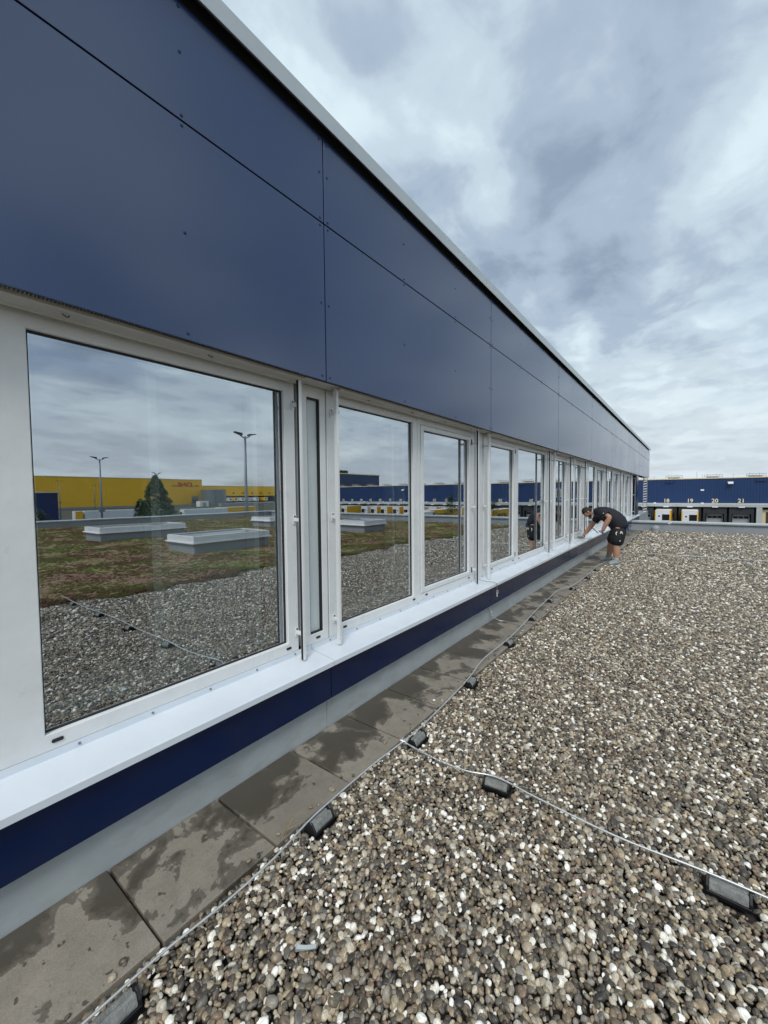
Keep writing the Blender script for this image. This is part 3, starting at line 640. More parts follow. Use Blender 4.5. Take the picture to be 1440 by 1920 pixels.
def scatter(name, pos, rot, scl, idx, coll, kind='stuff'):
    me = bpy.data.meshes.new(name); me.vertices.add(len(pos)); me.vertices.foreach_set('co', pos.astype(np.float32).ravel())
    for n, t, arr in (('rot', 'FLOAT_VECTOR', rot), ('scl', 'FLOAT_VECTOR', scl)):
        a = me.attributes.new(n, t, 'POINT'); a.data.foreach_set('vector', arr.astype(np.float32).ravel())
    a = me.attributes.new('idx', 'INT', 'POINT'); a.data.foreach_set('value', idx.astype(np.int32))
    o = bpy.data.objects.new(name, me); COL.objects.link(o)
    md = o.modifiers.new('scatter', 'NODES'); md.node_group = scatter_tree(name, coll); o['kind'] = kind; return o
peb = bpy.data.collections.new('pebble_shapes')
for k in range(12):
    bm = bmesh.new(); bmesh.ops.create_icosphere(bm, subdivisions=3, radius=1.0)
    off = Vector((k * 7.3, k * 3.1, 1.7 * k)); sq = random.uniform(2.0, 2.5)
    for v in bm.verts:
        d_ = v.co.normalized()
        r_ = 1.0 + 0.24 * mnoise.noise(d_ * 0.8 + off) + 0.05 * mnoise.noise(d_ * 1.9 + off * 2)
        s_ = (abs(d_.x) ** sq + abs(d_.y) ** sq + abs(d_.z) ** sq) ** (-1 / sq)
        v.co = d_ * r_ * (0.45 + 0.55 * s_)
    me = bpy.data.meshes.new('pebble'); bm.to_mesh(me); bm.free(); me.materials.append(M['pebble'])
    for p in me.polygons: p.use_smooth = True
    ob = bpy.data.objects.new('pebble', me); peb.objects.link(ob)
def blocks_mask(x, y):
    ok = np.ones(len(x), bool)
    for (hx, hy_, rz) in holders:
        c, s_ = math.cos(rz), math.sin(rz); dx, dy = x - hx, y - hy_
        u = dx * c + dy * s_; v = -dx * s_ + dy * c
        ok &= ~((np.abs(u) < 0.083) & (np.abs(v) < 0.058))
    return ok
def gravel_points(x0, x1, y0, y1, p):
    nx, ny = int((x1 - x0) / p), int((y1 - y0) / (p * .92)); gx, gy = np.meshgrid(np.arange(nx), np.arange(ny)); 
    x = x0 + (gx + 0.5 * (gy % 2)) * p; y = y0 + gy * p * .92
    x = x.ravel() + rng.uniform(-.42, .42, x.size) * p; y = y.ravel() + rng.uniform(-.42, .42, y.size) * p
    return x, y
def edge(y): return 3.05 - 0.045 * np.maximum(y - 6, 0) + 0.14 * np.sin(y * 1.3) + 0.10 * np.sin(y * 3.7 + 1) + 0.06 * np.sin(y * 9.1)
segs = [(-1.468, 3.4, -2.6, -0.6, .030), (-1.468, 1.3, -0.6, 5.0, .0162), (1.3, 3.4, -0.6, 5.0, .023), (-1.468, 3.4, 5.0, 9.0, .0185), (-1.468, 3.4, 9.0, 14.0, .025), (-1.468, 3.4, 14.0, 19.70, .034)]
PX, PY, PP = [], [], []
for s_ in segs:
    x, y = gravel_points(*s_); ok = (x < edge(y) + rng.normal(0, .05, x.size)) & blocks_mask(x, y); PX.append(x[ok]); PY.append(y[ok]); PP.append(np.full(ok.sum(), s_[4]))
# pebbles along the end and side parapets among the planting
x, y = gravel_points(3.0, 21.2, 19.15, 19.7, .045); PX.append(x); PY.append(y); PP.append(np.full(x.size, .045))
# strays kicked onto the slabs
x = -1.50 + np.abs(rng.normal(0, .02, 60)) * -1; y = rng.uniform(0.2, 9, 60); PX.append(x); PY.append(y); PP.append(np.full(60, .017))
x = np.concatenate(PX); y = np.concatenate(PY); p = np.concatenate(PP); n = len(x)
und = 0.010 * np.sin(x * 3.1 + 1.3 * np.sin(y * 1.7)) * np.sin(y * 2.3 + x) + 0.006 * np.sin(x * 7 + y * 5)
edge_dip = np.clip((x + 1.47) / 0.12, 0, 1)
z = -0.006 + und * edge_dip + rng.uniform(-.45, .37, n) * p - (1 - edge_dip) * 0.006
z[x < -1.488] = 0.006
a = np.clip(rng.lognormal(0, .28, n), .55, 1.9) * p * 0.70
scl = np.stack([a, a * rng.uniform(.62, .92, n), a * rng.uniform(.42, .70, n)], 1)
rot = np.stack([rng.normal(0, .5, n), rng.normal(0, .5, n), rng.uniform(0, 6.283, n)], 1)
gr = scatter('gravel', np.stack([x, y, z], 1), rot, scl, rng.integers(0, 12, n), peb)
tag(gr, 'round river pebbles in brown, grey and white covering the roof', 'gravel')
print('pebbles', n)

# sedum mat
nx, ny = 150, 200
gx = np.linspace(0, 1, nx); gy = np.linspace(-6, 19.3, ny)
V = []; 
for j in range(ny):
    e0 = float(edge(np.array([gy[j]]))[0]) - 0.03
    for i in range(nx):
        xx = e0 + (21.31 - e0) * gx[i] ** 1.15; yy = gy[j]
        h_ = 0.035 + 0.045 * mnoise.noise(Vector((xx * .8, yy * .8, 0))) + 0.04 * mnoise.noise(Vector((xx * 2.6, yy * 2.6, 4)))
        edge_t = min(1.0, (xx - e0) / 0.25) * min(1.0, (19.3 - yy) / .3 + .0)
        V.append((xx, yy, -0.045 + max(0.0, h_ + 0.05) * edge_t))
F = [(j * nx + i, j * nx + i + 1, (j + 1) * nx + i + 1, (j + 1) * nx + i) for j in range(ny - 1) for i in range(nx - 1)]
sm = MB(); sm.v = V; sm.f = F; so = sm.build('sedum_mat', 'sedum', smooth=True); tag(so, 'reddish brown and green sedum planting mat on the roof', 'sedum', kind='stuff')
tufc = bpy.data.collections.new('sedum_shapes')
for k in range(6):
    m = MB()
    for i in range(26):
        a_ = random.uniform(0, 6.283); r_ = random.uniform(0, 1) ** .6; cx_, cy_ = r_ * math.cos(a_), r_ * math.sin(a_); hz = (1 - r_ * r_) * .75 + random.uniform(0, .35); w_ = random.uniform(.12, .22); b_ = random.uniform(0, 6.28)
        tip = (cx_ * 1.25, cy_ * 1.25, hz + .3)
        m.poly([(cx_ + w_ * math.cos(b_), cy_ + w_ * math.sin(b_), hz * .4), (cx_ - w_ * math.cos(b_), cy_ - w_ * math.sin(b_), hz * .4), tip], [(0, 1, 2)])
    me = m.mesh('sedum_tuft'); me.materials.append(M['sedum']); tufc.objects.link(bpy.data.objects.new('sedum_tuft', me))
n = 60000
ty = rng.uniform(-1, 19.2, n); e0 = edge(ty); tx = e0 + (21.1 - e0) * rng.uniform(0, 1, n) ** 1.7
def inside(x, y, x0, x1, y0, y1): return (x > x0) & (x < x1) & (y > y0) & (y < y1)
ok = ~(inside(tx, ty, 6.15, 7.75, 5.5, 8.2) | inside(tx, ty, 11.85, 13.45, 5.3, 8.5) | inside(tx, ty, 6.15, 7.75, 12.6, 14.3) | inside(tx, ty, 11.85, 13.45, 12.4, 14.4))
tx, ty = tx[ok], ty[ok]; n = len(tx)
s_ = rng.uniform(.030, .065, n) * (0.8 + 0.05 * np.minimum(tx, 12)); hh = np.array([0.5 + mnoise.noise(Vector((a_ * .9, b_ * .9, 3))) for a_, b_ in zip(tx, ty)])
tz = np.array([-0.045 + max(0.0, 0.035 + 0.045 * mnoise.noise(Vector((a_ * .8, b_ * .8, 0))) + 0.04 * mnoise.noise(Vector((a_ * 2.6, b_ * 2.6, 4))) + .05) for a_, b_ in zip(tx, ty)]) - .012
st = scatter('sedum_plants', np.stack([tx, ty, tz], 1), np.stack([rng.normal(0, .2, n), rng.normal(0, .2, n), rng.uniform(0, 6.28, n)], 1), np.stack([s_, s_, s_ * (0.22 + .45 * hh)], 1), rng.integers(0, 6, n), tufc)
tag(st, 'low sedum clumps in red, olive and green on the planted roof', 'sedum')

# ================================================================== BLUE WAREHOUSE
WY = 104.0; DP = 3.945
def dx(n): return -4.02 + DP * (n - 18)
wh = empty('warehouse', (40, WY, GZ)); tag(wh, 'long blue corrugated warehouse with numbered loading docks behind the roof', 'building')
X0, X1 = -36.0, 104.0
w = MB(); pts = []; x = X0
while x < X1:
    pts += [(x, WY), (x + .10, WY - .045), (x + .30, WY - .045), (x + .40, WY)]; x += 0.45
pts += [(X1, WY), (X1, WY + 6), (X0, WY + 6)]
w.prism(pts, -1.65, 3.92, 'z'); keep(w.build('wall', 'wh_blue'), wh)
keep(MB().box(X0, X1, WY + .1, WY + 60, GZ, -1.66).build('dock_wall', 'charcoal'), wh)
keep(MB().box(X0, X1, WY + 5.9, WY + 60, -1.6, 3.90).build('hall', 'wh_blue'), wh)
keep(MB().box(X0 - .1, X1 + .1, WY - .15, WY + 60.2, 3.925, 4.13).build('roof_edge', 'cream', bevel=.02), wh)
keep(MB().prism([(WY - 1.2, -1.62), (WY - 1.2, -1.10), (WY - 1.0, -1.0), (WY - .05, -0.9), (WY - .05, -1.62)], X0, X1, 'x').build('dock_canopy', 'canopy'), wh)
sh = MB()
for a_, b_, c_, d_ in ((-1.80, -1.42, GZ + .9, -1.66), (1.42, 1.80, GZ + .9, -1.66), (-1.42, 1.42, -2.95, -1.66)): sh.box(a_, b_, WY - .9, WY + .08, c_, d_)
sh_me = sh.mesh('dock_shelter'); dr_me = MB().box(-1.25, 1.25, WY - .02, WY + .05, GZ + 1.1, -2.97).mesh('dock_door')
wn_me = [MB().box(a_, a_ + .68, WY - .05, WY - .022, -3.85, -3.42).mesh('window') for a_ in (-1.12, -.34, .44)]
li_me = MB().box(-.45, .45, WY - 1.28, WY - 1.2, -1.72, -1.55).mesh('dock_lamp'); po_me = MB().box(-.22, .22, WY - 1.22, WY - .9, -1.1, -.78).mesh('canopy_light')
for n in DOCKS:
    if n == 22: continue
    o = link('dock_shelter', sh_me, 'charcoal', wh); keep(o, wh); o.location = (dx(n), 0, 0)
    dd = link('dock_door', dr_me, 'door', wh); keep(dd, wh); dd.location = (dx(n), 0, 0)
    for me in wn_me: link('window', me, 'window_dark', dd)
    o = link('dock_lamp', li_me, 'white_plain', wh); keep(o, wh); o.location = (dx(n), 0, 0)
    if n % 2 == 0: o = link('canopy_light', po_me, 'white_plain', wh); keep(o, wh); o.location = (dx(n) - DP / 2, 0, 0)
for n in DOCKS:
    if n in (14, 15, 16, 17, 22, 23): continue
    o = link('dock_number', NUM[n], 'number', wh); keep(o, wh); o.location = (dx(n), WY - .08, -0.78); o.rotation_euler = (R(90), 0, 0)
# wide gate beside dock 21
keep(MB().box(9.9, 10.7, WY - 1.4, WY, GZ, -1.66).build('gate_column', 'canopy'), wh)
gt = keep(MB().box(10.7, 14.0, WY - .5, WY - .3, GZ, -2.1).build('gate_frame', 'cream'), wh)
keep(MB().box(11.3, 13.4, WY - .56, WY - .51, GZ + .01, -2.5).build('gate_opening', 'bark'), wh)
for xx in (19.5, 21.6):
    keep(MB().box(xx - 1.0, xx + 1.0, WY - .12, WY - .05, .35, 2.35).build('window_frame', 'white_plain'), wh)
    for k in (-1, 1): keep(MB().box(xx + k * .5 - .42, xx + k * .5 + .42, WY - .15, WY - .125, .45, 2.25).build('window', 'window_dark'), wh)
def floodlight(x, z):
    f = keep(MB().prism([(WY - .75, z - .12), (WY - .70, z - .2), (WY - .05, z + .1), (WY - .05, z + .28), (WY - .7, z + .12)], x - .45, x + .35, 'x').build('floodlight', 'white_plain'), wh)
floodlight(6.2, 3.0); floodlight(43.0, 2.9); floodlight(66, 2.6)
keep(MB().box(1.6, 2.15, WY - .12, WY - .05, 1.55, 1.85).build('wall_sign', 'white_plain'), wh)
for xx in (-3.5, 10.5, 30, 55): keep(MB().box(xx - .7, xx + .7, WY - .25, WY - .05, 3.25, 3.5).build('wall_light', 'wh_dark'), wh)
# frames of the smoke vents on the roof
for k in range(16):
    cx_ = -3.0 + 6.75 * k; yb = WY + 7; m = MB()
    for zz in (4.55, 4.9): m.tube([(cx_ - 1.5, yb, zz), (cx_ + 1.5, yb, zz)], .05, 5)
    for q in range(7): m.tube([(cx_ - 1.5 + q * .5, yb, 4.1), (cx_ - 1.5 + q * .5, yb, 4.95 + .18 * (q % 3 == 1))], .035, 5)
    m.box(cx_ - 1.1, cx_ + .9, yb + .3, yb + 2.0, 4.131, 4.62)
    tag(keep(m.build('smoke_vent', 'plinth_far'), wh), kind='stuff')
for xx, h_ in ((1.0, 1.5), (1.9, .9), (6.9, .9), (-6.6, .8), (27, 1.2)): keep(MB().tube([(xx, WY + 6, 4.1), (xx, WY + 6, 4.1 + h_)], .03, 5).build('aerial', 'mast'), wh)
# high bay of the same complex
hbk = empty('high_bay_hall', (106, 131, GZ)); tag(hbk, 'tall blue high bay block rising behind the mirrored warehouse', 'building')
keep(MB().box(106, 111.5, 104.5, 144, GZ, 9.55).build('wall', 'wh_blue'), hbk); keep(MB().box(105.8, 111.7, 104.3, 144.2, 9.555, 9.9).build('roof_edge', 'cream'), hbk)
keep(MB().box(106.5, 111, 112, 119, 9.905, 12.1).build('plant_room', 'charcoal'), hbk); keep(MB().box(106.5, 111, 119.2, 124, 9.905, 11.0).build('plant_room', 'charcoal'), hbk)

# ================================================================== YELLOW HALLS
YX = 296.0
yh = empty('yellow_hall', (YX, 115, GZ)); tag(yh, 'tall yellow logistics hall with red lettering, mirrored in the first window', 'building')
w = MB(); pts = []; y = 56.0
while y < 167.6: pts += [(YX, y), (YX - .08, y + .2), (YX - .08, y + .8), (YX, y + 1.0)]; y += 1.2
pts += [(YX, 168.0), (YX + 80, 168.0), (YX + 80, 56.0)]
w.prism(pts, -4.9, 13.45, 'z'); keep(w.build('wall', 'yellow'), yh)
keep(MB().box(YX - .3, YX + 80, 55.8, 168.2, 13.455, 13.9).build('roof_edge', 'cream'), yh); keep(MB().box(YX - .2, YX + 80, 56.1, 167.9, GZ, -4.91).build('plinth', 'plinth_far'), yh)
lg = link('lettering', LOGO, 'red', yh); keep(lg, yh); lg.rotation_euler = (R(90), 0, R(-90)); lg.location = (YX - .15, 155.4, 8.45); lg.scale = (1.42, 1, 1)
for a_, b_ in ((145.3, 149.2), (162.4, 166.0)):
    for k in range(2): keep(MB().box(YX - .2, YX - .1, a_ + .3 * k, b_, 8.5 + k * .62, 8.86 + k * .62).build('stripe', 'red'), yh)
gd = keep(MB().box(YX - .25, YX - .1, 160.2, 165.2, -4.6, 1.3).build('gate', 'plinth_far'), yh)
keep(MB().box(YX - .32, YX - .26, 160.8, 164.6, -4.2, -1.0).build('gate_panel', 'tank'), yh)
yl = empty('yellow_dock_hall', (YX + 6, 250, GZ)); tag(yl, 'lower yellow dock hall behind the round steel tank', 'building')
keep(MB().box(YX + 2, YX + 80, 168.3, 360, 0.9, 8.9).build('wall', 'yellow'), yl); keep(MB().box(YX + 1.8, YX + 80, 168.3, 360, 8.905, 9.3).build('roof_edge', 'cream'), yl)
keep(MB().box(YX + 4, YX + 80, 168.3, 360, GZ, 0.89).build('dock_wall', 'charcoal'), yl)
for k in range(16): keep(MB().box(YX + 1.85, YX + 1.99, 196 + k * 9, 197.4 + k * 9, 2.6, 3.9).build('dock_sign', 'charcoal'), yl)
tk = empty('water_tank', (283, 170, GZ)); tag(tk, 'round steel water tank in front of the yellow halls', 'tank')
m = MB()
for z0 in np.arange(GZ, 5.6, 1.48): m.tube([(283, 170, z0), (283, 170, z0 + 1.44)], 9.0, 40)
keep(m.build('shell', 'tank'), tk); keep(MB().tube([(283, 170, 5.7), (283, 170, 5.9), (283, 170, 6.3)], [9.15, 9.15, .3], 40).build('roof', 'tank'), tk)
kb = empty('white_kiosk', (268, 153, GZ)); tag(kb, 'small white kiosk left of the round tank', 'kiosk')
keep(MB().box(266, 271, 150, 156.5, GZ, -2.3).build('wall', 'white_plain'), kb); keep(MB().box(265.9, 265.99, 152, 154.5, GZ, -3.4).build('door', 'plinth_far'), kb)
# blue gatehouse
gh = empty('gatehouse', (90, 19, GZ)); tag(gh, 'small dark blue gatehouse with yellow roof edge at the left of the mirror image', 'building')
keep(MB().box(86, 95, 9, 23.7, GZ, 2.3).build('wall', 'wh_dark'), gh); keep(MB().box(85.8, 95.2, 8.8, 23.9, 2.305, 2.62).build('roof_edge', 'cream'), gh)
wf = keep(MB().box(85.9, 85.99, 17.6, 20.8, -3.4, -1.5).build('window_frame', 'white_plain'), gh)
keep(MB().box(86.5, 95, 23.75, 25.0, GZ, -2.6).build('annexe', 'wh_dark'), gh)

# ================================================================== LAMP POSTS
def lamp(x, y, h_, label, double=True, rz=0.0):
    e = empty('lamp_post', (x, y, GZ), rz); tag(e, label, 'lamp post', 'yard lamp posts')
    MB().tube([(0, 0, 0), (0, 0, h_ * .5), (0, 0, h_ - .15)], [.16, .12, .08], 10).build('mast', 'mast', e, smooth=True)
    for s_ in ((-1, 1) if double else (1,)):
        MB().tube([(0, 0, h_ - .35), (0, s_ * .45, h_ - .12)], .045, 6).build('arm', 'mast', e)
        MB().prism([(s_ * .30, h_ - .13), (s_ * .92, h_ + .05), (s_ * .95, h_ + .11), (s_ * .35, h_ + .05)], -.18, .18, 'x').build('lamp_head', 'lamphead', e)
    MB().box(-.2, .2, -.3, .3, h_ * .46, h_ * .50).build('camera_box', 'mast', e)
lamp(54.8, 19.9, 12.6, 'double headed lamp post mirrored in front of the yellow hall, left')
lamp(24.2, 19.7, 12.6, 'tall double headed lamp post mirrored near the right edge of the first window')
lamp(150, 41, 12.6, 'slim far lamp post left of the mirrored yellow hall wall'); lamp(202, 67, 12.6, 'slim far lamp post in the middle of the mirrored yellow wall')
lamp(86.5, 41, 12.6, 'lamp post whose head shows above the conifer'); lamp(147, 80, 5.0, 'low lamp post in front of the yellow hall gate')
lamp(6.0, 45, 12.6, 'lamp post in the yard beyond the end parapet, mirrored in the blue cladding')

# ================================================================== TRAILERS
def wheel(parent, x, y, r_=.5):
    o = MB().tube([(x - .14, y, r_), (x + .14, y, r_)], r_, 18).build('wheel', 'tyre', parent)
    MB().tube([(x - .15, y, r_), (x + .15, y, r_)], r_ * .5, 12).build('rim', 'mast', o)
def trailer(x, y, L_, rz, label, side='yellow_truck', top=4.0, text=False, front_dark=True):
    """box trailer; front at local y = 0 facing -y, body runs along +y"""
    e = empty('trailer', (x, y, GZ), rz); tag(e, label, 'trailer', 'trailers in the yard')
    b = MB().box(-1.275, 1.275, .02, L_, 1.15, top - .06).build('body', side, e, bevel=.03)
    MB().box(-1.25, 1.25, .03, L_ - .03, top - .058, top).build('roof', 'white_truck', e)
    MB().box(-1.10, 1.10, -.03, .018, 1.25, top - .12).build('front_panel', 'white_truck', e)
    if front_dark:
        MB().box(-.10, 1.08, -.05, -.032, 2.1, top - .75).build('front_opening', 'window_dark', e); MB().box(-.72, -.42, -.05, -.032, top - 1.25, top - .98).build('label_plate', 'charcoal', e)
    MB().box(-.5, .5, .3, L_ - .2, .8, 1.148).build('chassis', 'charcoal', e)
    for yy in ([L_ - 1.6, L_ - 2.9] if L_ > 6 else [L_ - 1.5]):
        for s_ in (-1, 1): wheel(e, s_ * 1.05, yy)
    for s_ in (-1, 1): MB().box(s_ * .9 - .06, s_ * .9 + .06, 1.2, 1.35, 0, 1.148).build('leg', 'charcoal', e)
    if text:
        t = link('lettering', TRUCKTXT, 'black_letter', e); t.rotation_euler = (R(90), 0, R(-90)); t.location = (-1.29, L_ * .45, 2.0); t.scale = (1.3, 1.15, 1)
    return e
trailer(dx(18) - .22, 95.5, 7.6, 0, 'left one of the two white fronted trailers beyond the end parapet'); trailer(dx(19) + .03, 95.5, 7.6, 0, 'right one of the two white fronted trailers beyond the end parapet')
for n in (30, 31, 32, 33, 34, 35, 36, 37, 38, 40, 41): trailer(dx(n), 95.2 + .3 * (n % 3), 7.6, 0, '%s trailer from the left in the dock row mirrored in the second window' % ordn[(41, 40, 38, 37, 36, 35, 34, 33, 32, 31, 30).index(n)], side='white_truck' if n in (33, 38, 41) else 'yellow_truck')
trailer(42.8, 78, 13.6, 0, 'long yellow trailer with black lettering parked beside the slim young tree', text=True)
trailer(31.0, 84, 13.6, 0, 'long yellow trailer with black lettering parked nearest the mirrored shrub', text=True)
trailer(39.5, 66.5, 8, 0, 'plain white trailer parked left of the slim young tree', side='white_truck', front_dark=False)
trailer(121, 38, 12.5, 0, 'white box trailer parked left of the conifer', side='white_truck'); trailer(121, 36.0, 1.6, 0, 'short yellow box body at the front of the white trailer', front_dark=False)
trailer(106, 56, 13, 0, 'white and yellow trailer parked right of the conifer', side='white_truck')
trailer(112, 70, 13, 0, 'low yellow trailer parked between conifer and tank')
for i, (yy, sd) in enumerate(((188, 'white_truck'), (193, 'yellow_truck'), (199, 'white_truck'), (205, 'white_truck'), (213, 'white_truck'), (222, 'yellow_truck'))):
    trailer(288, yy, 8.5, R(-90), '%s trailer from the tank at the far yellow dock hall' % ordn[i], side=sd).location.z = -4.4

# ================================================================== TREES
def leaf_cloud(n, fn, size, name, mat, parent):
    V = []; F = []
    for i in range(n):
        c, out = fn(); s_ = size * random.uniform(.6, 1.3)
        a_ = Vector((random.gauss(0, 1), random.gauss(0, 1), random.gauss(0, .6))).normalized(); t = (out + a_ * .8).normalized(); b_ = t.cross(Vector((0, 0, 1)) + a_ * .3).normalized()
        o = len(V); V += [tuple(c - b_ * s_ * .35), tuple(c + t * s_ * .6 - b_ * s_ * .1 + Vector((0, 0, -.1 * s_))), tuple(c + t * s_ * 1.1 + Vector((0, 0, -.2 * s_))), tuple(c + b_ * s_ * .35)]
        F.append((o, o + 1, o + 2, o + 3))
    m = MB(); m.v = V; m.f = F; return m.build(name, mat, parent)
def conifer(x, y, h_, r_, label, mat='conifer', n=9000):
    e = empty('conifer_tree', (x, y, GZ)); tag(e, label, 'tree')
    MB().tube([(0, 0, -.1), (0, 0, h_ * .5), (0, 0, h_ * .97)], [.22, .12, .02], 8).build('trunk', 'bark', e)
    whorl = [(random.uniform(.0, 1) ** 1.15, random.uniform(0, 6.283), random.uniform(.82, 1.1)) for _ in range(520)]
    def fn():
        t, a_, k = random.choice(whorl); rr = r_ * (1 - t) ** .72 * k; q = random.uniform(.2, 1) ** .45
        a2 = a_ + random.gauss(0, .12); out = Vector((math.cos(a2), math.sin(a2), .05))
        return Vector((math.cos(a2) * rr * q, math.sin(a2) * rr * q, h_ * (.05 + .95 * t) - rr * q * .18 + random.gauss(0, .10))), out
    leaf_cloud(n, fn, .34, 'crown', mat, e)
def broad(x, y, h_, r_, label, mat='shrub', n=2600, size=.26, name='young_tree'):
    e = empty(name, (x, y, GZ)); tag(e, label, 'tree' if h_ > 4 else 'shrub')
    MB().tube([(0, 0, -.1), (.05, 0, h_ * .5), (0, .04, h_ * .95)], [.10, .06, .015], 7).build('trunk', 'bark', e)
    cl = [(random.uniform(.25, 1.0), random.uniform(0, 6.283), random.uniform(.3, 1)) for _ in range(34)]
    def fn():
        t, a_, k = random.choice(cl); rr = r_ * k * math.sin(math.pi * min(.97, .18 + .8 * t)) ; c = Vector((math.cos(a_) * rr, math.sin(a_) * rr, h_ * t)) + Vector((random.gauss(0, .28), random.gauss(0, .28), random.gauss(0, .30))) * (r_ / 1.5)
        return c, Vector((math.cos(a_), math.sin(a_), .3))
    leaf_cloud(n, fn, size, 'crown', mat, e)
conifer(56, 27, 10.5, 4.1, 'dense dark green conifer mirrored in front of the yellow hall', n=16000)
conifer(58.5, 25.9, 7.2, 2.0, 'smaller dark conifer hugging the left side of the big one', 'shrub_dark', 3500)
broad(27, 60, 7.3, 1.5, 'slim young tree mirrored in front of the yellow trailers', 'conifer', 1600)
broad(30.2, 60, 4.6, 1.1, 'small shrub beside the plain white trailer', 'shrub', 900, name='yard_shrub')
broad(19.8, 60, 6.3, 1.4, 'yellowish shrub mirrored in the third window beside a truck', 'shrub', 1100, name='yard_shrub')
broad(76, 18.6, 5.2, 2.2, 'dark shrub in front of the blue gatehouse', 'shrub_dark', 2600, .3, name='yard_shrub')
broad(250, 205, 9.5, 5, 'round green tree at the right end of the yellow dock hall', 'shrub_dark', 2600, .8)
broad(330, 372, 22, 9, 'far broad tree above the yellow dock hall roof', 'shrub_dark', 3000, 1.6)
# ================================================================== PERSON
def skin_mesh(name, nodes, edges, mat, parent, sub=2, root=0):
    me = bpy.data.meshes.new(name); me.from_pydata([n_[0] for n_ in nodes], edges, []); o = bpy.data.objects.new(name, me); COL.objects.link(o)
    md = o.modifiers.new('Skin', 'SKIN'); md.use_smooth_shade = True
    for i, n_ in enumerate(nodes):
        sv = me.skin_vertices[0].data[i]; r_ = n_[1]; sv.radius = (r_, r_) if not isinstance(r_, tuple) else r_; sv.use_root = (i == root)
    ss = o.modifiers.new('Subdivision', 'SUBSURF'); ss.levels = sub; ss.render_levels = sub
    me.materials.append(M[mat])
    if parent is not None: keep(o, parent)
    return o
def build_person():
    pr = empty('person', (-1.40, 10.25, 0)); tag(pr, 'window cleaner in navy shirt and black shorts bending over the sill', 'person')
    nd = []; ed = []
    def add(p, r_, link_=None):
        nd.append((p, r_)); 
        if link_ is not None: ed.append((link_, len(nd) - 1))
        return len(nd) - 1
    pel = add((-1.225, 10.25, .875), .09); sp = add((-1.34, 10.25, 1.02), .10, pel); ch = add((-1.53, 10.25, 1.11), .10, sp); nb = add((-1.69, 10.245, 1.12), .066, ch); nk = add((-1.77, 10.24, 1.115), .056, nb)
    for s_, hip, kn, an, toe in ((-1, (-1.235, 10.14, .82), (-1.275, 10.07, .46), (-1.262, 10.04, .10), (-1.36, 9.93, .045)), (1, (-1.265, 10.37, .82), (-1.415, 10.44, .46), (-1.475, 10.49, .10), (-1.64, 10.48, .045))):
        a_ = add(hip, .085, pel); mid = add(tuple((Vector(hip) * .5 + Vector(kn) * .5)), .098, a_); b_ = add(kn, .078, mid)
        cf = add(tuple(Vector(kn) * .62 + Vector(an) * .38 + Vector((.018, 0, 0))), .080, b_); c_ = add(an, .048, cf); add(toe, .030, c_)
    # arms with hands
    def hand(wr, d, palm_n, base, curl):
        d = Vector(d).normalized(); pn = Vector(palm_n).normalized(); sd = d.cross(pn).normalized(); wr = Vector(wr)
        pc = add(tuple(wr + d * .05), (.030, .020), base)
        for i, (o_, l_) in enumerate(((-.027, .060), (-.009, .070), (.009, .066), (.027, .052))):
            r0 = wr + d * .085 + sd * o_; k = add(tuple(r0), .0105, pc); m1 = r0 + (d * math.cos(curl) + pn * math.sin(curl)) * l_ * .5; k1 = add(tuple(m1), .0092, k)
            add(tuple(m1 + (d * math.cos(curl * 2.2) + pn * math.sin(curl * 2.2)) * l_ * .5), .0080, k1)
        t0 = wr + d * .035 - sd * .032; k = add(tuple(t0), .0115, pc); add(tuple(t0 + (d * .6 - sd * .5 + pn * .5).normalized() * .045), .0095, k)
    s1 = add((-1.585, 10.09, 1.13), .058, ch); e1 = add((-1.385, 9.985, 1.055), .060, s1); f1 = add((-1.44, 9.98, .93), .056, e1); w1 = add((-1.50, 9.98, .80), .038, f1); hand((-1.50, 9.98, .80), (-.35, 0, -.9), (-.8, .3, .3), w1, .9)
    s2 = add((-1.64, 10.41, 1.075), .058, ch); e2 = add((-1.80, 10.48, .86), .058, s2); f2 = add((-1.87, 10.47, .75), .054, e2); w2 = add((-1.955, 10.455, .625), .037, f2); hand((-1.955, 10.455, .625), (-.6, -.05, -.6), (0.3, 0, -.9), w2, .35)
    skin_mesh('body', nd, ed, 'skin', pr)
    # head: one modelled mesh with brow, nose, mouth, chin and ears
    bm = bmesh.new(); bmesh.ops.create_uvsphere(bm, u_segments=28, v_segments=20, radius=1.0)
    for v in bm.verts:
        x_, y_, z_ = v.co      # local: -x is the face, z up
        p_ = Vector((x_ * .098, y_ * .077, z_ * .122))
        if z_ < 0: p_.y *= 1 - .25 * z_ * z_ ; p_.x = p_.x * (1 - .12 * (-z_)) if x_ > 0 else p_.x
        if x_ < 0:
            front = max(0.0, -x_); near = math.exp(-(y_ / .16) ** 2)
            p_.x -= .026 * near * math.exp(-((z_ + .18) / .16) ** 2) * front          # nose
            p_.x += .014 * (math.exp(-((abs(y_) - .36) / .16) ** 2)) * math.exp(-((z_ - .06) / .13) ** 2) * front   # eye sockets
            p_.x -= .008 * math.exp(-((z_ + .48) / .08) ** 2) * math.exp(-(y_ / .3) ** 2) * front                # lips
            p_.x -= .012 * math.exp(-((z_ + .80) / .15) ** 2) * near * front          # chin
        v.co = p_
    hm = bpy.data.meshes.new('head'); bm.to_mesh(hm); bm.free()
    for p_ in hm.polygons: p_.use_smooth = True
    ho = link('head', hm, 'skin', None); HM = Matrix.Translation((-1.872, 10.225, 1.135)) @ Matrix.Rotation(R(18), 4, 'Z') @ Matrix.Rotation(R(-52), 4, 'Y')
    ho.matrix_world = HM; ho.parent = pr; ho.matrix_parent_inverse = Matrix.Translation(pr.location).inverted()
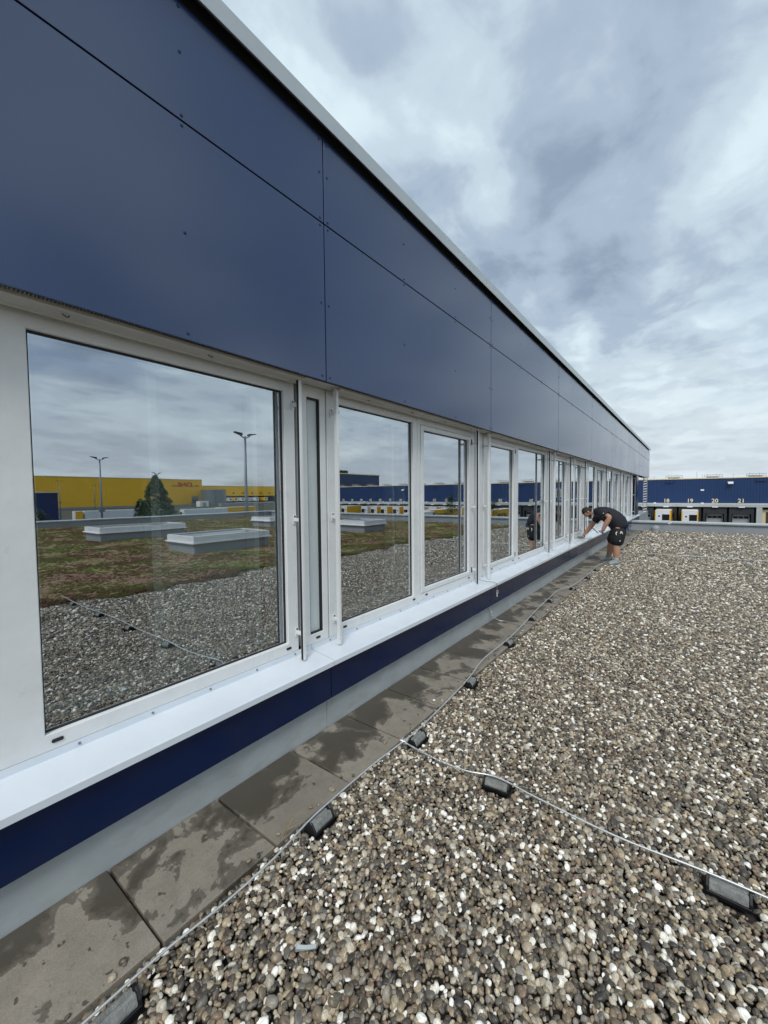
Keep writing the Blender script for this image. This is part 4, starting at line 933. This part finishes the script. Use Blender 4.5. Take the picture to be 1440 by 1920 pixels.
    for s_ in (-1, 1):
        MB().ball((.012, s_ * .079, -.005), (.020, .010, .032), 10, 7).build('ear', 'skin', ho, smooth=True)
        MB().ball((-.078, s_ * .030, .010), (.012, .012, .010), 10, 7).build('eye', 'window_dark', ho, smooth=True)
    # hair cap
    bm = bmesh.new(); bmesh.ops.create_uvsphere(bm, u_segments=28, v_segments=20, radius=1.0)
    for v in bm.verts:
        x_, y_, z_ = v.co; k = 1.0 + .03 * mnoise.noise(v.co * 6); v.co = Vector((x_ * .105 * k, y_ * .083 * k, z_ * .129 * k))
    kill = [v for v in bm.verts if (v.co.z < .035 and v.co.x < -.045) or v.co.z < -.045 or (v.co.x < -.01 and v.co.z < .0)]
    bmesh.ops.delete(bm, geom=kill, context='VERTS')
    me = bpy.data.meshes.new('hair'); bm.to_mesh(me); bm.free()
    for p_ in me.polygons: p_.use_smooth = True
    link('hair', me, 'hair', ho)
    bm = bmesh.new(); bmesh.ops.create_uvsphere(bm, u_segments=24, v_segments=16, radius=1.0)
    for v in bm.verts:
        x_, y_, z_ = v.co; v.co = Vector((x_ * .099 - .004, y_ * .072, z_ * .118))
    kill = [v for v in bm.verts if v.co.z > -.050 or v.co.x > .01]
    bmesh.ops.delete(bm, geom=kill, context='VERTS'); me = bpy.data.meshes.new('beard'); bm.to_mesh(me); bm.free(); link('beard', me, 'hair', ho)
    # shirt: torso loft with folds, sleeves as parts
    def loft(name, rings, mat, n=28, fold=.010):
        V = []; F = []
        for i, (c, u, v) in enumerate(rings):
            c, u, v = Vector(c), Vector(u), Vector(v)
            for k in range(n):
                t = 2 * math.pi * k / n; q = c + u * math.cos(t) + v * math.sin(t)
                w_ = mnoise.noise(q * 9) * fold + mnoise.noise(Vector((q.x * 22, q.y * 8, q.z * 22))) * fold * .6
                V.append(tuple(q + (q - c).normalized() * w_))
        for i in range(len(rings) - 1):
            for k in range(n): F.append((i * n + k, i * n + (k + 1) % n, (i + 1) * n + (k + 1) % n, (i + 1) * n + k))
        m_ = MB(); m_.v = V; m_.f = F; o_ = m_.build(name, mat, None, smooth=True)
        sd_ = o_.modifiers.new('thickness', 'SOLIDIFY'); sd_.thickness = .004
        return keep(o_, pr)
    tor = [(-1.205, .765, .172, .165), (-1.235, .84, .184, .182), (-1.275, .915, .192, .192), (-1.335, .985, .198, .192), (-1.405, 1.045, .203, .183), (-1.485, 1.09, .210, .170), (-1.565, 1.12, .215, .152), (-1.635, 1.128, .198, .130), (-1.69, 1.128, .140, .105), (-1.735, 1.122, .088, .082)]
    rg = []
    for i, (x_, z_, w_, d_) in enumerate(tor):
        a_ = tor[max(i - 1, 0)]; b_ = tor[min(i + 1, len(tor) - 1)]; dv = Vector((b_[0] - a_[0], 0, b_[1] - a_[1])).normalized()
        rg.append(((x_, 10.25, z_), (0, w_, 0), (-dv.z * d_, 0, dv.x * d_)))
    loft('shirt', rg, 'shirt')
    def sleeve(a_, b_, r0, r1):
        a_, b_ = Vector(a_), Vector(b_); d_ = (b_ - a_).normalized(); u = d_.cross(Vector((0, 1, .3))).normalized(); v = d_.cross(u); rs = []
        for k in range(7):
            t = k / 6; r_ = r0 + (r1 - r0) * t; rs.append((tuple(a_ + (b_ - a_) * t), tuple(u * r_), tuple(v * r_)))
        loft('sleeve', rs, 'shirt', 18, .007)
    sleeve((-1.60, 10.12, 1.135), (-1.435, 10.0, 1.075), .098, .086); sleeve((-1.62, 10.38, 1.10), (-1.745, 10.462, .935), .098, .086)
    MB().ball((-1.505, 9.945, 1.13), (.010, .004, .010), 8, 6).build('sleeve_badge', 'white_plain', None).parent = None
    keep(bpy.data.objects['sleeve_badge'], pr)
    # shorts
    nd3 = [((-1.215, 10.25, .91), .175), ((-1.210, 10.25, .82), .190), ((-1.222, 10.13, .75), .158), ((-1.255, 10.08, .59), .150), ((-1.272, 10.065, .405), .142), ((-1.270, 10.37, .75), .156), ((-1.35, 10.42, .59), .146), ((-1.410, 10.445, .405), .138)]
    sh_ = skin_mesh('shorts', nd3, [(0, 1), (1, 2), (2, 3), (3, 4), (1, 5), (5, 6), (6, 7)], 'shorts', pr)
    m2 = MB(); m2.prism([(-1.275, .715), (-1.262, .665), (-1.250, .66), (-1.256, .70), (-1.240, .735), (-1.25, .745)], 9.975, 9.995, 'y')
    keep(m2.build('pocket_trim', 'white_plain'), pr)
    keep(MB().prism([(-1.165, .725), (-1.14, .69), (-1.135, .70), (-1.155, .745), (-1.18, .75), (-1.19, .70), (-1.18, .695)], 9.975, 9.995, 'y').build('pocket_trim', 'white_plain'), pr)
    keep(MB().ball((-1.185, 9.958, .545), (.012, .006, .012), 8, 6).build('shorts_badge', 'white_plain', smooth=True), pr)
    # socks, shoes
    for an, toe in (((-1.262, 10.04, .10), (-1.40, 9.895, .04)), ((-1.475, 10.49, .10), (-1.69, 10.47, .04))):
        a_, t_ = Vector(an), Vector(toe); dv = (t_ - a_); dv.z = 0; dv.normalize(); heel = a_ - dv * .055
        keep(MB().tube([(an[0], an[1], .075), (an[0], an[1], .17)], [.056, .052], 12).build('sock', 'sock', None, smooth=True), pr)
        so_ = skin_mesh('shoe', [((heel.x, heel.y, .058), .062), ((a_.x, a_.y, .080), .068), (tuple(a_ + dv * .10 + Vector((0, 0, -.048))), .062), (tuple(a_ + dv * .195 + Vector((0, 0, -.060))), (.060, .044))], [(0, 1), (1, 2), (2, 3)], 'shoe', pr)
        sd = dv.cross(Vector((0, 0, 1))); prof = [heel - dv * .028 - sd * .024, heel - dv * .028 + sd * .024, a_ + dv * .10 + sd * .036, a_ + dv * .18 + sd * .027, a_ + dv * .205, a_ + dv * .18 - sd * .027, a_ + dv * .10 - sd * .036]
        keep(MB().prism([(q.x, q.y) for q in prof], 0.001, .022, 'z').build('sole', 'sole', None), pr)
    return pr
build_person()
# things he holds or carries
sq = empty('squeegee', (-1.53, 9.98, .70)); tag(sq, 'squeegee held in the lowered left hand of the window cleaner', 'squeegee')
keep(MB().tube([(-1.52, 9.975, .70), (-1.60, 9.985, .745)], .012, 8).build('handle', 'charcoal'), sq); keep(MB().tube([(-1.735, 10.06, .79), (-1.60, 9.93, .70)], .011, 8).build('channel', 'mast'), sq)
keep(MB().box(-1.53, -1.50, 9.962, 9.986, .64, .72).build('grip', 'cloth_blue', bevel=.008), sq)
pd = MB().prism([(-2.105, 10.40), (-2.09, 10.37), (-1.99, 10.40), (-1.985, 10.50), (-2.06, 10.52), (-2.11, 10.48)], .515, .548, 'z').build('cleaning_pad', 'cloth_green', bevel=.006, seg=2); tag(pd, 'green cleaning pad pressed on the sill under his hand', 'cleaning pad')
cb = MB().ball((-1.060, 10.20, .79), (.022, .024, .055), 10, 8).build('blue_cloth', 'cloth_blue', smooth=True); tag(cb, 'blue cloth hanging out of the rear pocket of the black shorts', 'cloth')
